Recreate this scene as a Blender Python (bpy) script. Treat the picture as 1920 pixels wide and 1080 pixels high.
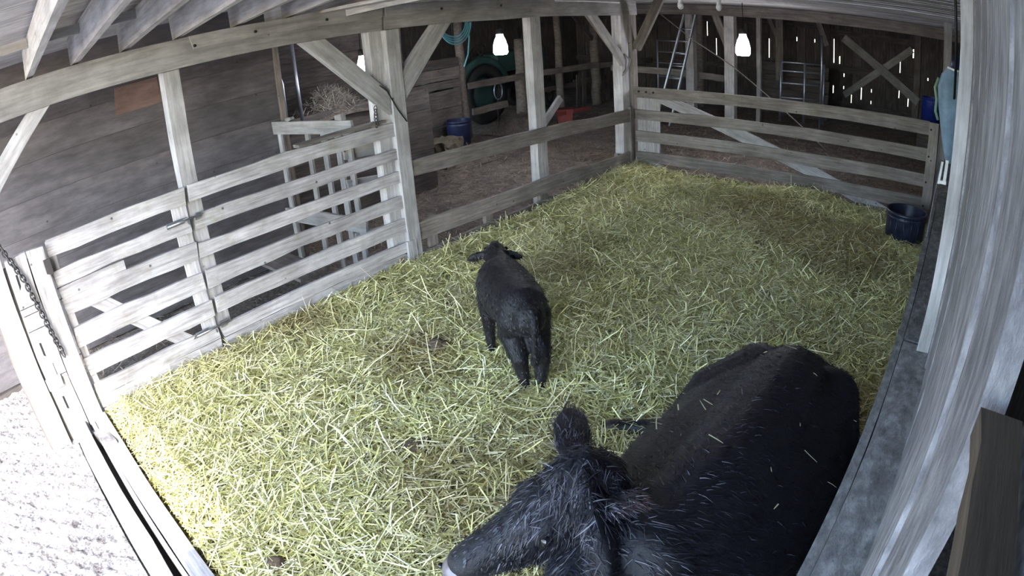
import bpy, bmesh, math, random
import numpy as np
from mathutils import Vector, Matrix

rng = np.random.default_rng(7)
random.seed(7)
sc = bpy.context.scene
COL = sc.collection
for o in list(bpy.data.objects):
    bpy.data.objects.remove(o)

# ------------------------------------------------------------------ camera
CAM = Vector((4.2219, -7.3093, 2.2042))
PITCH, YAW, ROLL = 0.4355, 0.7404, -0.0723
F = Vector((-math.sin(YAW) * math.cos(PITCH), math.cos(YAW) * math.cos(PITCH), -math.sin(PITCH)))
R = Vector((math.cos(YAW), math.sin(YAW), 0))
U = R.cross(F)
c_, s_ = math.cos(ROLL), math.sin(ROLL)
R2, U2 = c_ * R + s_ * U, -s_ * R + c_ * U
cd = bpy.data.cameras.new('barn_camera')
cam = bpy.data.objects.new('barn_camera', cd)
COL.objects.link(cam)
M3 = Matrix((R2, U2, -F)).transposed()
cam.matrix_world = Matrix.Translation(CAM) @ M3.to_4x4()
cd.sensor_fit = 'HORIZONTAL'
cd.sensor_width = 36.0
cd.sensor_height = 20.25
cd.type = 'PANO'
cd.panorama_type = 'FISHEYE_EQUISOLID'
cd.fisheye_lens = 1171.39 / 1920 * 36.0
cd.fisheye_fov = math.radians(178)
cd.clip_start = 0.02
cd.clip_end = 200
sc.camera = cam

# ------------------------------------------------------------------ light
EL, AZ = math.radians(40), math.radians(63)
SUN = Vector((math.cos(EL) * math.sin(AZ), -math.cos(EL) * math.cos(AZ), math.sin(EL)))
world = bpy.data.worlds.new('sky')
sc.world = world
world.use_nodes = True
wn = world.node_tree.nodes
sky = wn.new('ShaderNodeTexSky')
sky.sky_type = 'NISHITA'
sky.sun_disc = False
sky.sun_elevation = EL
sky.sun_rotation = math.atan2(SUN.x, SUN.y)
sky.air_density = 1.0
sky.dust_density = 1.2
sky.ozone_density = 1.0
bg = wn['Background']
world.node_tree.links.new(sky.outputs[0], bg.inputs[0])
bg.inputs[1].default_value = 0.9
sl = bpy.data.lights.new('sun', 'SUN')
sl.energy = 3.0
sl.angle = math.radians(0.6)
sl.color = (1.0, 0.95, 0.88)
so = bpy.data.objects.new('sun', sl)
COL.objects.link(so)
so.rotation_euler = (-SUN).to_track_quat('-Z', 'Y').to_euler()
so.location = (8, -14, 12)
vs = sc.view_settings
vs.view_transform = 'Standard'
vs.look = 'None'
vs.gamma = 1.0
vs.use_curve_mapping = False
vs.exposure = 1.55
sc.cycles.use_denoising = True
sc.cycles.max_bounces = 8
sc.cycles.diffuse_bounces = 5

# ------------------------------------------------------------------ materials
def newmat(name):
    m = bpy.data.materials.new(name)
    m.use_nodes = True
    nt = m.node_tree
    return m, nt, nt.nodes['Principled BSDF']

def ramp(nt, fac, stops):
    r = nt.nodes.new('ShaderNodeValToRGB')
    el = r.color_ramp.elements
    while len(el) < len(stops):
        el.new(0.5)
    for e, (p, c) in zip(el, stops):
        e.position = p
        e.color = (*c, 1)
    nt.links.new(fac, r.inputs[0])
    return r

def noise(nt, vec, scale, detail=6, rough=0.6):
    n = nt.nodes.new('ShaderNodeTexNoise')
    n.inputs['Scale'].default_value = scale
    n.inputs['Detail'].default_value = detail
    n.inputs['Roughness'].default_value = rough
    if vec is not None:
        nt.links.new(vec, n.inputs['Vector'])
    return n

def mixc(nt, a, b, fac, mode='MIX'):
    m = nt.nodes.new('ShaderNodeMix')
    m.data_type = 'RGBA'
    m.blend_type = mode
    for sock, val in ((m.inputs[6], a), (m.inputs[7], b), (m.inputs[0], fac)):
        if isinstance(val, (tuple, list)):
            sock.default_value = (*val, 1)
        elif isinstance(val, (int, float)):
            sock.default_value = val
        else:
            nt.links.new(val, sock)
    return m.outputs[2]

def wood(name, dark, mid, light, bump=0.25, grain=22, stain=None, moss=0.0, rough=0.85, along=1.3):
    m, nt, bs = newmat(name)
    tc = nt.nodes.new('ShaderNodeTexCoord')
    oi = nt.nodes.new('ShaderNodeObjectInfo')
    add = nt.nodes.new('ShaderNodeVectorMath'); add.operation = 'MULTIPLY_ADD'
    comb = nt.nodes.new('ShaderNodeCombineXYZ')
    for k, f in enumerate((37.0, 11.0, 23.0)):
        mu = nt.nodes.new('ShaderNodeMath'); mu.operation = 'MULTIPLY'
        nt.links.new(oi.outputs['Random'], mu.inputs[0]); mu.inputs[1].default_value = f
        nt.links.new(mu.outputs[0], comb.inputs[k])
    ad = nt.nodes.new('ShaderNodeVectorMath'); ad.operation = 'ADD'
    nt.links.new(tc.outputs['Object'], ad.inputs[0]); nt.links.new(comb.outputs[0], ad.inputs[1])
    mp = nt.nodes.new('ShaderNodeMapping')
    mp.inputs['Scale'].default_value = (along, grain, grain)
    nt.links.new(ad.outputs[0], mp.inputs[0])
    g = noise(nt, mp.outputs[0], 2.2, 9, 0.68)
    r = ramp(nt, g.outputs[0], [(0.28, dark), (0.5, mid), (0.74, light)])
    big = noise(nt, ad.outputs[0], 3.1, 5, 0.6)
    rb = ramp(nt, big.outputs[0], [(0.3, (0.62, 0.6, 0.58)), (0.7, (1.2, 1.2, 1.2))])
    col = mixc(nt, r.outputs[0], rb.outputs[0], 0.8, 'MULTIPLY')
    # per board tone
    rr = nt.nodes.new('ShaderNodeMapRange')
    rr.inputs[3].default_value = 0.82; rr.inputs[4].default_value = 1.15
    nt.links.new(oi.outputs['Random'], rr.inputs[0])
    col = mixc(nt, col, rr.outputs[0], 1.0, 'MULTIPLY')
    # nail and knot specks
    vo = nt.nodes.new('ShaderNodeTexVoronoi'); vo.inputs['Scale'].default_value = 5.5
    nt.links.new(ad.outputs[0], vo.inputs['Vector'])
    rk = ramp(nt, vo.outputs['Distance'], [(0.03, (1, 1, 1)), (0.075, (0, 0, 0))])
    col = mixc(nt, col, tuple(0.35 * x for x in dark), rk.outputs[0])
    if moss > 0:
        ns = noise(nt, ad.outputs[0], 6.0, 7, 0.7)
        rm = ramp(nt, ns.outputs[0], [(0.52, (0, 0, 0)), (0.72, (moss, moss, moss))])
        col = mixc(nt, col, stain or (0.16, 0.15, 0.06), rm.outputs[0])
    nt.links.new(col, bs.inputs['Base Color'])
    bs.inputs['Roughness'].default_value = rough
    bp = nt.nodes.new('ShaderNodeBump'); bp.inputs['Strength'].default_value = bump
    bp.inputs['Distance'].default_value = 0.012
    nt.links.new(g.outputs[0], bp.inputs['Height'])
    nt.links.new(bp.outputs[0], bs.inputs['Normal'])
    return m

def plain(name, col, rough=0.6, metal=0.0, var=0.15, scale=9, emit=None, estr=0.0):
    m, nt, bs = newmat(name)
    tc = nt.nodes.new('ShaderNodeTexCoord')
    n = noise(nt, tc.outputs['Object'], scale, 6, 0.65)
    lo = tuple(c * (1 - var * 1.5) for c in col); hi = tuple(min(1, c * (1 + var)) for c in col)
    r = ramp(nt, n.outputs[0], [(0.3, lo), (0.7, hi)])
    nt.links.new(r.outputs[0], bs.inputs['Base Color'])
    bs.inputs['Roughness'].default_value = rough
    bs.inputs['Metallic'].default_value = metal
    if emit:
        bs.inputs['Emission Color'].default_value = (*emit, 1)
        bs.inputs['Emission Strength'].default_value = estr
    return m

W_FENCE = wood('weathered_fence_wood', (0.20, 0.19, 0.195), (0.37, 0.36, 0.365), (0.55, 0.54, 0.545), moss=0.4)
W_FAR = wood('worn_brown_fence_wood', (0.10, 0.088, 0.08), (0.19, 0.168, 0.152), (0.31, 0.28, 0.255), moss=0.3, stain=(0.12, 0.11, 0.04))
W_POST = wood('pale_post_wood', (0.24, 0.235, 0.235), (0.38, 0.375, 0.375), (0.54, 0.53, 0.53), bump=0.15, grain=16)
W_BEAM = wood('grey_beam_wood', (0.19, 0.185, 0.18), (0.29, 0.285, 0.28), (0.40, 0.39, 0.385), bump=0.12, grain=14)
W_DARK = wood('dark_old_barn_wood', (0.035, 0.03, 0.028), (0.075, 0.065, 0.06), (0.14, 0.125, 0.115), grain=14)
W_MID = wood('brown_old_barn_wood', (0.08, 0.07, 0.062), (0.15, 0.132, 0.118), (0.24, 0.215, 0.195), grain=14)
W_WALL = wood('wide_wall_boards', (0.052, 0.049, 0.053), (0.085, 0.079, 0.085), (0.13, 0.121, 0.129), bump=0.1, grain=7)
W_CEIL = wood('ceiling_boards', (0.24, 0.23, 0.225), (0.40, 0.385, 0.375), (0.56, 0.54, 0.53), bump=0.2, grain=16)
W_ROUGH = wood('rough_sawn_grey_wood', (0.075, 0.073, 0.08), (0.22, 0.217, 0.23), (0.40, 0.395, 0.41), bump=1.0, grain=12, along=4.5)
W_SILL = wood('dirty_sill_wood', (0.09, 0.085, 0.082), (0.21, 0.20, 0.192), (0.42, 0.405, 0.385), bump=0.9, grain=12, along=7.0)
W_STUB = wood('dark_brown_board', (0.022, 0.015, 0.009), (0.055, 0.040, 0.026), (0.11, 0.083, 0.057), bump=0.5, grain=20)
M_REDPANEL = wood('reddish_patch_board', (0.10, 0.068, 0.058), (0.15, 0.10, 0.088), (0.2, 0.14, 0.125), bump=0.08, grain=7)
M_STEEL = plain('worn_steel', (0.34, 0.35, 0.38), 0.42, 0.9)
M_CHAIN = plain('dark_chain_steel', (0.045, 0.04, 0.04), 0.6, 0.3)
M_ALU = plain('ladder_aluminium', (0.5, 0.54, 0.6), 0.35, 0.9)
M_GALV = plain('galvanised_tube', (0.42, 0.46, 0.55), 0.4, 0.85)
M_BLACKP = plain('dark_bucket_plastic', (0.018, 0.022, 0.045), 0.32, 0, 0.5, 14)
M_BLUEP = plain('navy_bucket_plastic', (0.02, 0.026, 0.075), 0.4, 0, 0.3)
M_BLUEB = plain('bright_blue_plastic', (0.012, 0.03, 0.22), 0.45)
M_BAG = plain('pale_blue_sack', (0.20, 0.31, 0.42), 0.6, 0, 0.25, 5)
M_GREENP = plain('green_sack_edge', (0.20, 0.33, 0.22), 0.6)
M_WHITE = plain('white_plastic', (0.8, 0.8, 0.8), 0.4)
M_HOSE = plain('teal_hose', (0.10, 0.36, 0.42), 0.45)
M_RUBBER = plain('black_rubber', (0.015, 0.015, 0.016), 0.7)
M_TRACTOR = plain('old_green_paint', (0.03, 0.075, 0.07), 0.45)
M_RED = plain('faded_red_paint', (0.13, 0.022, 0.02), 0.6)
M_IRON = plain('black_iron', (0.012, 0.012, 0.013), 0.6, 0.3)
M_DUNG = plain('dried_dung', (0.105, 0.072, 0.045), 0.95, 0, 0.5, 30)
M_GLOW = plain('lamp_glow', (1, 1, 1), 0.3, emit=(0.95, 0.93, 1.0), estr=14.0)
M_ROPE = plain('grey_rope', (0.2, 0.19, 0.18), 0.9)

def attr_mat(name, rough=0.6, spec=0.4, attr='tint', trans=False):
    m, nt, bs = newmat(name)
    a = nt.nodes.new('ShaderNodeAttribute'); a.attribute_name = attr
    nt.links.new(a.outputs['Color'], bs.inputs['Base Color'])
    bs.inputs['Roughness'].default_value = rough
    bs.inputs['Specular IOR Level'].default_value = spec
    return m
M_STRAW = attr_mat('straw_stalks', 0.55, 0.35)
M_COAT = attr_mat('black_hair', 0.42, 0.3)

def ground_mat(name, stops, scale, bump, dist, sc2=60):
    m, nt, bs = newmat(name)
    tc = nt.nodes.new('ShaderNodeTexCoord')
    n = noise(nt, tc.outputs['Object'], scale, 9, 0.72)
    n2 = noise(nt, tc.outputs['Object'], sc2, 6, 0.7)
    mx = nt.nodes.new('ShaderNodeMath'); mx.operation = 'MULTIPLY_ADD'
    nt.links.new(n2.outputs[0], mx.inputs[0]); mx.inputs[1].default_value = 0.6
    sb = nt.nodes.new('ShaderNodeMath'); sb.operation = 'MULTIPLY'
    nt.links.new(n.outputs[0], sb.inputs[0]); sb.inputs[1].default_value = 0.5
    nt.links.new(sb.outputs[0], mx.inputs[2])
    r = ramp(nt, mx.outputs[0], stops)
    nt.links.new(r.outputs[0], bs.inputs['Base Color'])
    bs.inputs['Roughness'].default_value = 0.95
    b = nt.nodes.new('ShaderNodeBump'); b.inputs['Strength'].default_value = bump
    b.inputs['Distance'].default_value = dist
    nt.links.new(mx.outputs[0], b.inputs['Height'])
    nt.links.new(b.outputs[0], bs.inputs['Normal'])
    return m
G_BARN = ground_mat('barn_floor_litter', [(0.38, (0.05, 0.042, 0.036)), (0.52, (0.15, 0.125, 0.105)), (0.68, (0.31, 0.27, 0.22))], 2.5, 1.0, 0.05, 38)
G_OUT = ground_mat('yard_dirt', [(0.40, (0.03, 0.027, 0.03)), (0.50, (0.22, 0.205, 0.205)), (0.60, (0.50, 0.48, 0.475))], 4, 1.0, 0.05, 48)
G_BED = ground_mat('straw_bed', [(0.38, (0.06, 0.052, 0.02)), (0.55, (0.20, 0.18, 0.065)), (0.7, (0.42, 0.385, 0.15))], 5, 1.0, 0.03, 90)

# ------------------------------------------------------------------ helpers
def tag(o, label=None, cat=None, group=None, kind=None):
    if label: o['label'] = label
    if cat: o['category'] = cat
    if group: o['group'] = group
    if kind: o['kind'] = kind
    return o

def link(name, mesh, mat, parent=None):
    o = bpy.data.objects.new(name, mesh)
    COL.objects.link(o)
    if mat is not None:
        mesh.materials.clear(); mesh.materials.append(mat)
    if parent is not None:
        o.parent = parent
    return o

def thing(name, loc, label=None, cat=None, group=None, kind=None):
    o = bpy.data.objects.new(name, None)
    o.empty_display_size = 0.1
    COL.objects.link(o)
    o.location = loc
    return tag(o, label, cat, group, kind)

def place(o, pos, rot3=None):
    """put o at a world position; parents are only ever translated"""
    off = Vector((0, 0, 0)); p = o.parent
    while p is not None:
        off += p.location; p = p.parent
    o.matrix_basis = Matrix.Translation(Vector(pos) - off) @ (rot3.to_4x4() if rot3 else Matrix.Identity(4))
    return o

def frame(xv, zv):
    x = Vector(xv).normalized(); z = Vector(zv); z = (z - x * z.dot(x)).normalized()
    y = z.cross(x)
    return Matrix((x, y, z)).transposed()

def plank_mesh(name, L, w, t, seg=4, jit=0.004, bow=0.0, ends=0.01):
    xs = np.linspace(-L / 2, L / 2, seg + 1)
    V, Fc = [], []
    for i, x in enumerate(xs):
        jz = rng.normal(0, jit, 2); jy = rng.normal(0, jit * 0.35)
        b = bow * (1 - (2 * x / L) ** 2)
        e = rng.normal(0, ends, 4) if i in (0, seg) else np.zeros(4)
        V += [(x + e[0], -t / 2 + jy, -w / 2 + jz[0] + b), (x + e[0], t / 2 + jy, -w / 2 + jz[0] + b),
              (x + e[1], t / 2 + jy, w / 2 + jz[1] + b), (x + e[1], -t / 2 + jy, w / 2 + jz[1] + b)]
    for i in range(seg):
        a = i * 4; b = a + 4
        for k in range(4):
            k2 = (k + 1) % 4
            Fc.append((a + k, b + k, b + k2, a + k2))
    Fc.append((0, 1, 2, 3)); n = seg * 4
    Fc.append((n + 3, n + 2, n + 1, n))
    me = bpy.data.meshes.new(name); me.from_pydata(V, [], Fc)
    bm = bmesh.new(); bm.from_mesh(me); bmesh.ops.recalc_face_normals(bm, faces=bm.faces); bm.to_mesh(me); bm.free()
    return me

def plank(name, a, b, wv, w, t, mat, parent=None, seg=4, jit=0.004, bow=0.0, ends=0.01):
    a, b = Vector(a), Vector(b)
    me = plank_mesh(name, (b - a).length, w, t, seg, jit, bow, ends)
    o = link(name, me, mat, parent)
    return place(o, (a + b) / 2, frame(b - a, wv))

def bevel_box(name, a, b, wv, w, t, mat, parent=None, bev=0.006):
    a, b = Vector(a), Vector(b)
    bm = bmesh.new(); bmesh.ops.create_cube(bm, size=1)
    bmesh.ops.scale(bm, vec=((b - a).length, t, w), verts=bm.verts)
    bmesh.ops.bevel(bm, geom=list(bm.edges), offset=bev, segments=1, affect='EDGES')
    me = bpy.data.meshes.new(name); bm.to_mesh(me); bm.free()
    o = link(name, me, mat, parent)
    return place(o, (a + b) / 2, frame(b - a, wv))

def tube_data(pts, rad, n=8, caps=True, close=False):
    pts = [Vector(p) for p in pts]
    if not isinstance(rad, (list, tuple, np.ndarray)):
        rad = [rad] * len(pts)
    V, Fc = [], []
    N = len(pts); prev = None
    for i, p in enumerate(pts):
        if close: d = pts[(i + 1) % N] - pts[i - 1]
        else: d = pts[min(i + 1, N - 1)] - pts[max(i - 1, 0)]
        d.normalize()
        if prev is None:
            ref = Vector((0, 0, 1)) if abs(d.z) < 0.9 else Vector((1, 0, 0))
            u = d.cross(ref).normalized()
        else:
            u = (prev - d * prev.dot(d)).normalized()
        prev = u; v = d.cross(u)
        for k in range(n):
            an = 2 * math.pi * k / n
            V.append(p + (u * math.cos(an) + v * math.sin(an)) * rad[i])
    for i in range(N if close else N - 1):
        a = i * n; b = ((i + 1) % N) * n
        for k in range(n):
            Fc.append((a + k, a + (k + 1) % n, b + (k + 1) % n, b + k))
    if caps and not close:
        Fc.append(tuple(range(n - 1, -1, -1))); Fc.append(tuple((N - 1) * n + k for k in range(n)))
    return V, Fc

def raw(name, V, Fc, mat, parent=None, smooth=False, org=None):
    org = Vector(org) if org is not None else sum((Vector(v) for v in V), Vector()) / len(V)
    me = bpy.data.meshes.new(name)
    me.from_pydata([Vector(v) - org for v in V], [], Fc)
    if smooth:
        me.polygons.foreach_set('use_smooth', [True] * len(me.polygons))
    o = link(name, me, mat, parent)
    return place(o, org)

def tube(name, pts, rad, mat, parent=None, n=8, close=False):
    V, Fc = tube_data(pts, rad, n, True, close)
    return raw(name, V, Fc, mat, parent, True)

def lathe(name, prof, mat, parent=None, pos=(0, 0, 0), n=28, tilt=None):
    V, Fc = [], []
    for r, z in prof:
        for k in range(n):
            an = 2 * math.pi * k / n
            V.append(Vector((r * math.cos(an), r * math.sin(an), z)))
    for i in range(len(prof) - 1):
        for k in range(n):
            Fc.append((i * n + k, i * n + (k + 1) % n, (i + 1) * n + (k + 1) % n, (i + 1) * n + k))
    me = bpy.data.meshes.new(name); me.from_pydata(V, [], Fc)
    me.polygons.foreach_set('use_smooth', [True] * len(me.polygons))
    o = link(name, me, mat, parent)
    return place(o, pos, tilt)

def merge(parts):
    V, Fc = [], []
    for v, f in parts:
        n = len(V); V += list(v); Fc += [tuple(i + n for i in q) for q in f]
    return V, Fc

def fbm(x, y, s, seed=0, oct=4):
    """cheap smooth noise from summed sines"""
    r = np.random.default_rng(seed); out = np.zeros_like(x)
    amp = 1.0
    for o_ in range(oct):
        for _ in range(4):
            a = r.uniform(0, 6.28); ph = r.uniform(0, 6.28); k = s * (2 ** o_) * r.uniform(0.7, 1.3)
            out = out + amp * 0.25 * np.sin(k * (x * math.cos(a) + y * math.sin(a)) + ph)
        amp *= 0.55
    return out

def grid(name, x0, x1, y0, y1, nx, ny, hf, mat, parent=None):
    X, Y = np.meshgrid(np.linspace(x0, x1, nx), np.linspace(y0, y1, ny))
    Z = hf(X, Y)
    V = np.stack([X.ravel(), Y.ravel(), Z.ravel()], 1)
    i = np.arange(nx * ny).reshape(ny, nx)
    Q = np.stack([i[:-1, :-1].ravel(), i[:-1, 1:].ravel(), i[1:, 1:].ravel(), i[1:, :-1].ravel()], 1)
    me = bpy.data.meshes.new(name)
    fast_mesh(me, V, Q)
    me.polygons.foreach_set('use_smooth', np.ones(len(Q), bool))
    return link(name, me, mat, parent)

def fast_mesh(me, V, Q, col=None):
    me.vertices.add(len(V)); me.vertices.foreach_set('co', np.asarray(V, np.float32).ravel())
    k = Q.shape[1]
    me.loops.add(Q.size); me.loops.foreach_set('vertex_index', Q.astype(np.int32).ravel())
    me.polygons.add(len(Q)); me.polygons.foreach_set('loop_start', np.arange(0, Q.size, k, dtype=np.int32))
    if col is not None:
        at = me.attributes.new('tint', 'FLOAT_COLOR', 'POINT')
        at.data.foreach_set('color', np.concatenate([col, np.ones((len(col), 1))], 1).astype(np.float32).ravel())
    me.update(calc_edges=True); me.validate()

def ribbons(P, D, N, L, Wd, col, bend, tip=0.4):
    """P roots, D direction, N face normal, L length, Wd width, col rgb, bend vector: three-point ribbons"""
    n = len(P)
    S = np.cross(D, N); S /= np.linalg.norm(S, axis=1, keepdims=True) + 1e-9
    L = L[:, None]; Wd = Wd[:, None]
    p0, p1, p2 = P, P + D * L * 0.5 + bend * 0.25, P + D * L + bend
    V = np.stack([p0 - S * Wd / 2, p0 + S * Wd / 2, p1 - S * Wd / 2, p1 + S * Wd / 2, p2 - S * Wd * tip / 2, p2 + S * Wd * tip / 2], 1).reshape(-1, 3)
    b = np.arange(n)[:, None] * 6
    Q = np.concatenate([b + [0, 1, 3, 2], b + [2, 3, 5, 4]], 1).reshape(-1, 4)
    return V, Q, np.repeat(col, 6, 0)

# ------------------------------------------------------------------ ground
def bed_h(x, y):
    h = 0.05 + 0.03 * fbm(x, y, 2.2, 3, 4)
    h = h + 0.12 * np.exp(-(((x - 2.45) / 0.5) ** 2 + ((y + 0.32) / 0.4) ** 2))
    h = h + 0.05 * np.exp(-(((x - 1.2) / 0.9) ** 2 + ((y + 0.4) / 0.5) ** 2))
    h = h + 0.05 * np.exp(-(((x - 3.4) / 0.5) ** 2 + ((y + 1.5) / 0.9) ** 2))
    h = h + 0.05 * np.exp(-(x / 0.35) ** 2)
    h = h - 0.02 * np.exp(-(((x - 1.7) / 0.6) ** 2 + ((y + 2.6) / 0.7) ** 2))
    return np.maximum(h, 0.012)

fl = grid('floor', -7.2, 5.2, -7.12, 8.4, 120, 150, lambda x, y: 0.012 * fbm(x, y, 1.7, 11, 4) - 0.015 - 0.03 * ((x > -0.05) & (x < 4.3) & (y < 0.1)), G_BARN)
tag(fl, 'dark earth barn floor strewn with trampled litter', None, None, 'structure')
yard = grid('floor_yard', -30, 30, -40, -7.1, 60, 40, lambda x, y: 0 * x - 0.09, G_OUT)
tag(yard, 'pale dirt yard outside', None, None, 'structure')
yn = grid('yard_dirt', -1.3, 3.2, -9.6, -7.38, 340, 200,
          lambda x, y: -0.03 + 0.018 * fbm(x, y, 9, 5, 4) + 0.022 * fbm(x, y, 55, 6, 3), G_OUT)
tag(yn, 'rough pale churned dirt outside the sill', 'dirt', None, 'stuff')
bed = grid('straw_bedding', 0.03, 4.11, -7.08, -0.03, 150, 260, bed_h, G_BED)
tag(bed, 'deep yellow straw bedding covering the pen floor', 'straw', None, 'stuff')

def straw_field(n, x0, x1, y0, y1, hf, palette, lmin, lmax, wmin, wmax, tilt, seed, lift=0.03):
    r = np.random.default_rng(seed)
    x = r.uniform(x0, x1, n); y = r.uniform(y0, y1, n)
    a = r.uniform(0, 2 * np.pi, n) + 0.9 * fbm(x, y, 1.3, seed, 2)
    t = r.normal(0, tilt, n)
    L = r.uniform(lmin, lmax, n)
    D = np.stack([np.cos(a) * np.cos(t), np.sin(a) * np.cos(t), np.sin(t)], 1)
    z = hf(x, y) - 0.006 + r.uniform(0.0, lift, n) + np.abs(np.sin(t)) * L * 0.35
    C = np.stack([x, y, z], 1)
    P = C - D * L[:, None] * 0.5
    P[:, 0] = np.clip(P[:, 0], x0, x1); P[:, 1] = np.clip(P[:, 1], y0, y1)
    E_ = P + D * L[:, None]
    E_[:, 0] = np.clip(E_[:, 0], x0, x1); E_[:, 1] = np.clip(E_[:, 1], y0, y1)
    D = E_ - P; L = np.linalg.norm(D, axis=1) + 1e-4; D /= L[:, None]
    N = np.stack([r.normal(0, 0.35, n), r.normal(0, 0.35, n), np.ones(n)], 1)
    bend = r.normal(0, 1, (n, 3)) * (L * 0.16)[:, None] * [1, 1, 0.35]
    pal = np.array(palette); k = r.integers(0, len(pal), n)
    col = pal[k] * r.uniform(0.55, 1.3, (n, 1))
    # worn, browned patches of the bedding
    st = fbm(x, y, 1.6, 21, 3)
    brown = np.clip((st - 0.25) * 2.2, 0, 0.75)[:, None] * r.uniform(0.3, 1, (n, 1))
    col = col * (1 - brown) + np.array([0.20, 0.125, 0.045]) * brown
    return ribbons(P, D, N, L, r.uniform(wmin, wmax, n), np.clip(col, 0, 1), bend, 0.6)

PAL = [(0.72, 0.67, 0.31), (0.64, 0.61, 0.25), (0.80, 0.76, 0.43), (0.52, 0.52, 0.17), (0.86, 0.82, 0.54), (0.33, 0.30, 0.10), (0.70, 0.66, 0.31)]
V, Q, Cc = straw_field(135000, 0.045, 4.10, -7.06, -0.035, bed_h, PAL, 0.06, 0.20, 0.0042, 0.0080, 0.24, 31, 0.045)
me = bpy.data.meshes.new('straw'); fast_mesh(me, V, Q, Cc)
tag(link('straw_stalks', me, M_STRAW, bed), 'loose crossing straw stalks', None, None, 'stuff')
# long pale stalks on top
V, Q, Cc = straw_field(2600, 0.06, 4.06, -7.04, -0.05, lambda x, y: bed_h(x, y) + 0.02, [(0.86, 0.82, 0.52), (0.80, 0.76, 0.42)], 0.16, 0.34, 0.004, 0.007, 0.3, 32, 0.05)
me = bpy.data.meshes.new('long_straw'); fast_mesh(me, V, Q, Cc)
tag(link('long_stalks', me, M_STRAW, bed), 'long pale stalks lying on top', None, None, 'stuff')
# litter on the barn floor beyond the fences
PALD = [(0.22, 0.185, 0.14), (0.14, 0.115, 0.09), (0.32, 0.275, 0.20), (0.09, 0.07, 0.055)]
vv, qq, cc = [], [], []; nb = 0
for (x0, x1, y0, y1, n, sd) in ((-6.6, -0.12, -7.0, 4.5, 26000, 41), (-1.2, 4.6, 0.12, 6.5, 22000, 42)):
    V, Q, Cc = straw_field(n, x0, x1, y0, y1, lambda x, y: 0 * x + 0.004, PALD, 0.04, 0.13, 0.004, 0.009, 0.25, sd, 0.02)
    vv.append(V); qq.append(Q + nb); cc.append(Cc); nb += len(V)
me = bpy.data.meshes.new('litter'); fast_mesh(me, np.concatenate(vv), np.concatenate(qq), np.concatenate(cc))
tag(link('floor_litter', me, M_STRAW), 'brown chaff and hay litter on the barn floor', 'litter', None, 'stuff')

# ------------------------------------------------------------------ walls and ceiling
wl = thing('wall_left', (-1.4, -6.6, 0), 'wide brown boarded wall behind the gate', None, None, 'structure')
z = 0.0
for i, w in enumerate((0.3, 0.29, 0.31, 0.28, 0.3, 0.3, 0.29, 0.3, 0.28)):
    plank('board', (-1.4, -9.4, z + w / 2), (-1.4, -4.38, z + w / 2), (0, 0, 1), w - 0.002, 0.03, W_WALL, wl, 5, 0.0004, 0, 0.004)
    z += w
plank('light_stop_sheet', (-1.44, -9.4, 1.25), (-1.44, -4.38, 1.25), (0, 0, 1), 2.78, 0.02, W_DARK, wl, 2, 0.0)  # added behind the boards to stop sky light leaking through the joints
plank('edge_board', (-1.38, -4.36, 0), (-1.38, -4.36, 2.62), (0, 1, 0), 0.05, 0.07, W_MID, wl, 4, 0.002)
o = plank('patch_panel', (-1.375, -6.05, 2.05), (-1.375, -5.62, 2.05), (0, 0, 1), 0.24, 0.014, M_REDPANEL, wl, 2, 0.001)
tag(o, 'smooth reddish brown patch panel')

wr = thing('wall_right', (4.3, -5.8, 0), 'rough grey vertical board wall beside the camera', None, None, 'structure')
y = -6.78
for i, w in enumerate((0.30, 0.34, 0.28, 0.33, 0.31, 0.31, 0.20)):
    x = 4.312 + rng.normal(0, 0.003)
    plank('board', (x, y + w / 2, 0.0), (x + 0.003, y + w / 2, 2.62), (0, 1, 0), w - 0.006, 0.03, W_ROUGH, wr, 14, 0.004, 0, 0.004)
    y += w
plank('board', (4.372, -7.05, 0.0), (4.372, -7.05, 2.62), (0, 1, 0), 0.53, 0.03, W_ROUGH, wr, 10, 0.003, 0, 0.004)
lowr = thing('wall_right_low', (4.14, -3.2, 0), 'low plank wall with a dirty sill along the right of the pen', None, None, 'structure')
for i in range(6):
    plank('board', (4.14, -7.05, 0.075 + i * 0.15), (4.14, -0.3, 0.075 + i * 0.15), (0, 0, 1), 0.146, 0.034, W_SILL, lowr, 6, 0.002)
plank('sill_cap', (4.228, -7.05, 0.882), (4.228, -4.72, 0.882), (1, 0, 0), 0.135, 0.036, W_SILL, lowr, 6, 0.002)
plank('sill_cap', (4.228, -4.69, 0.88), (4.228, -0.3, 0.88), (1, 0, 0), 0.135, 0.036, W_SILL, lowr, 6, 0.002)

# back wall with daylight showing in the seams
wb = thing('wall_back', (0, 8, 0), 'dark vertical board wall at the far end with daylight cracks', None, None, 'structure')
SLITS = [(1.10, 1.25, 1.83), (1.25, 1.25, 1.42), (1.58, 1.69, 1.84), (1.83, 1.47, 1.57), (2.80, 1.24, 1.56), (3.13, 1.66, 1.86), (1.10, 0.5, 0.68),
         (1.37, 0.93, 1.0), (1.37, 0.62, 0.71), (1.58, 0.32, 0.52), (1.83, 0.43, 0.73), (2.09, 0.65, 0.74), (2.09, 0.37, 0.45), (2.80, 0.64, 0.85),
         (3.04, 0.46, 0.85), (3.52, 1.17, 1.23), (-2.32, 1.64, 2.06), (-2.07, 1.13, 1.59), (-0.61, 1.18, 1.69), (-0.23, 1.66, 1.76), (0.13, 1.68, 1.78), (2.45, 1.3, 1.34), (0.6, 1.7, 1.78), (-1.2, 1.5, 1.62)]
seams = sorted(set(s[0] for s in SLITS) | {-2.6, -3.0, -3.4, -3.8, -4.2, -4.6, -5.0, -5.4, -5.8, -6.2, -6.6, -1.75, -1.48, -0.9, 0.37, 0.85, 3.32, 3.8, 4.1, 4.5, 5.0})
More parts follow.
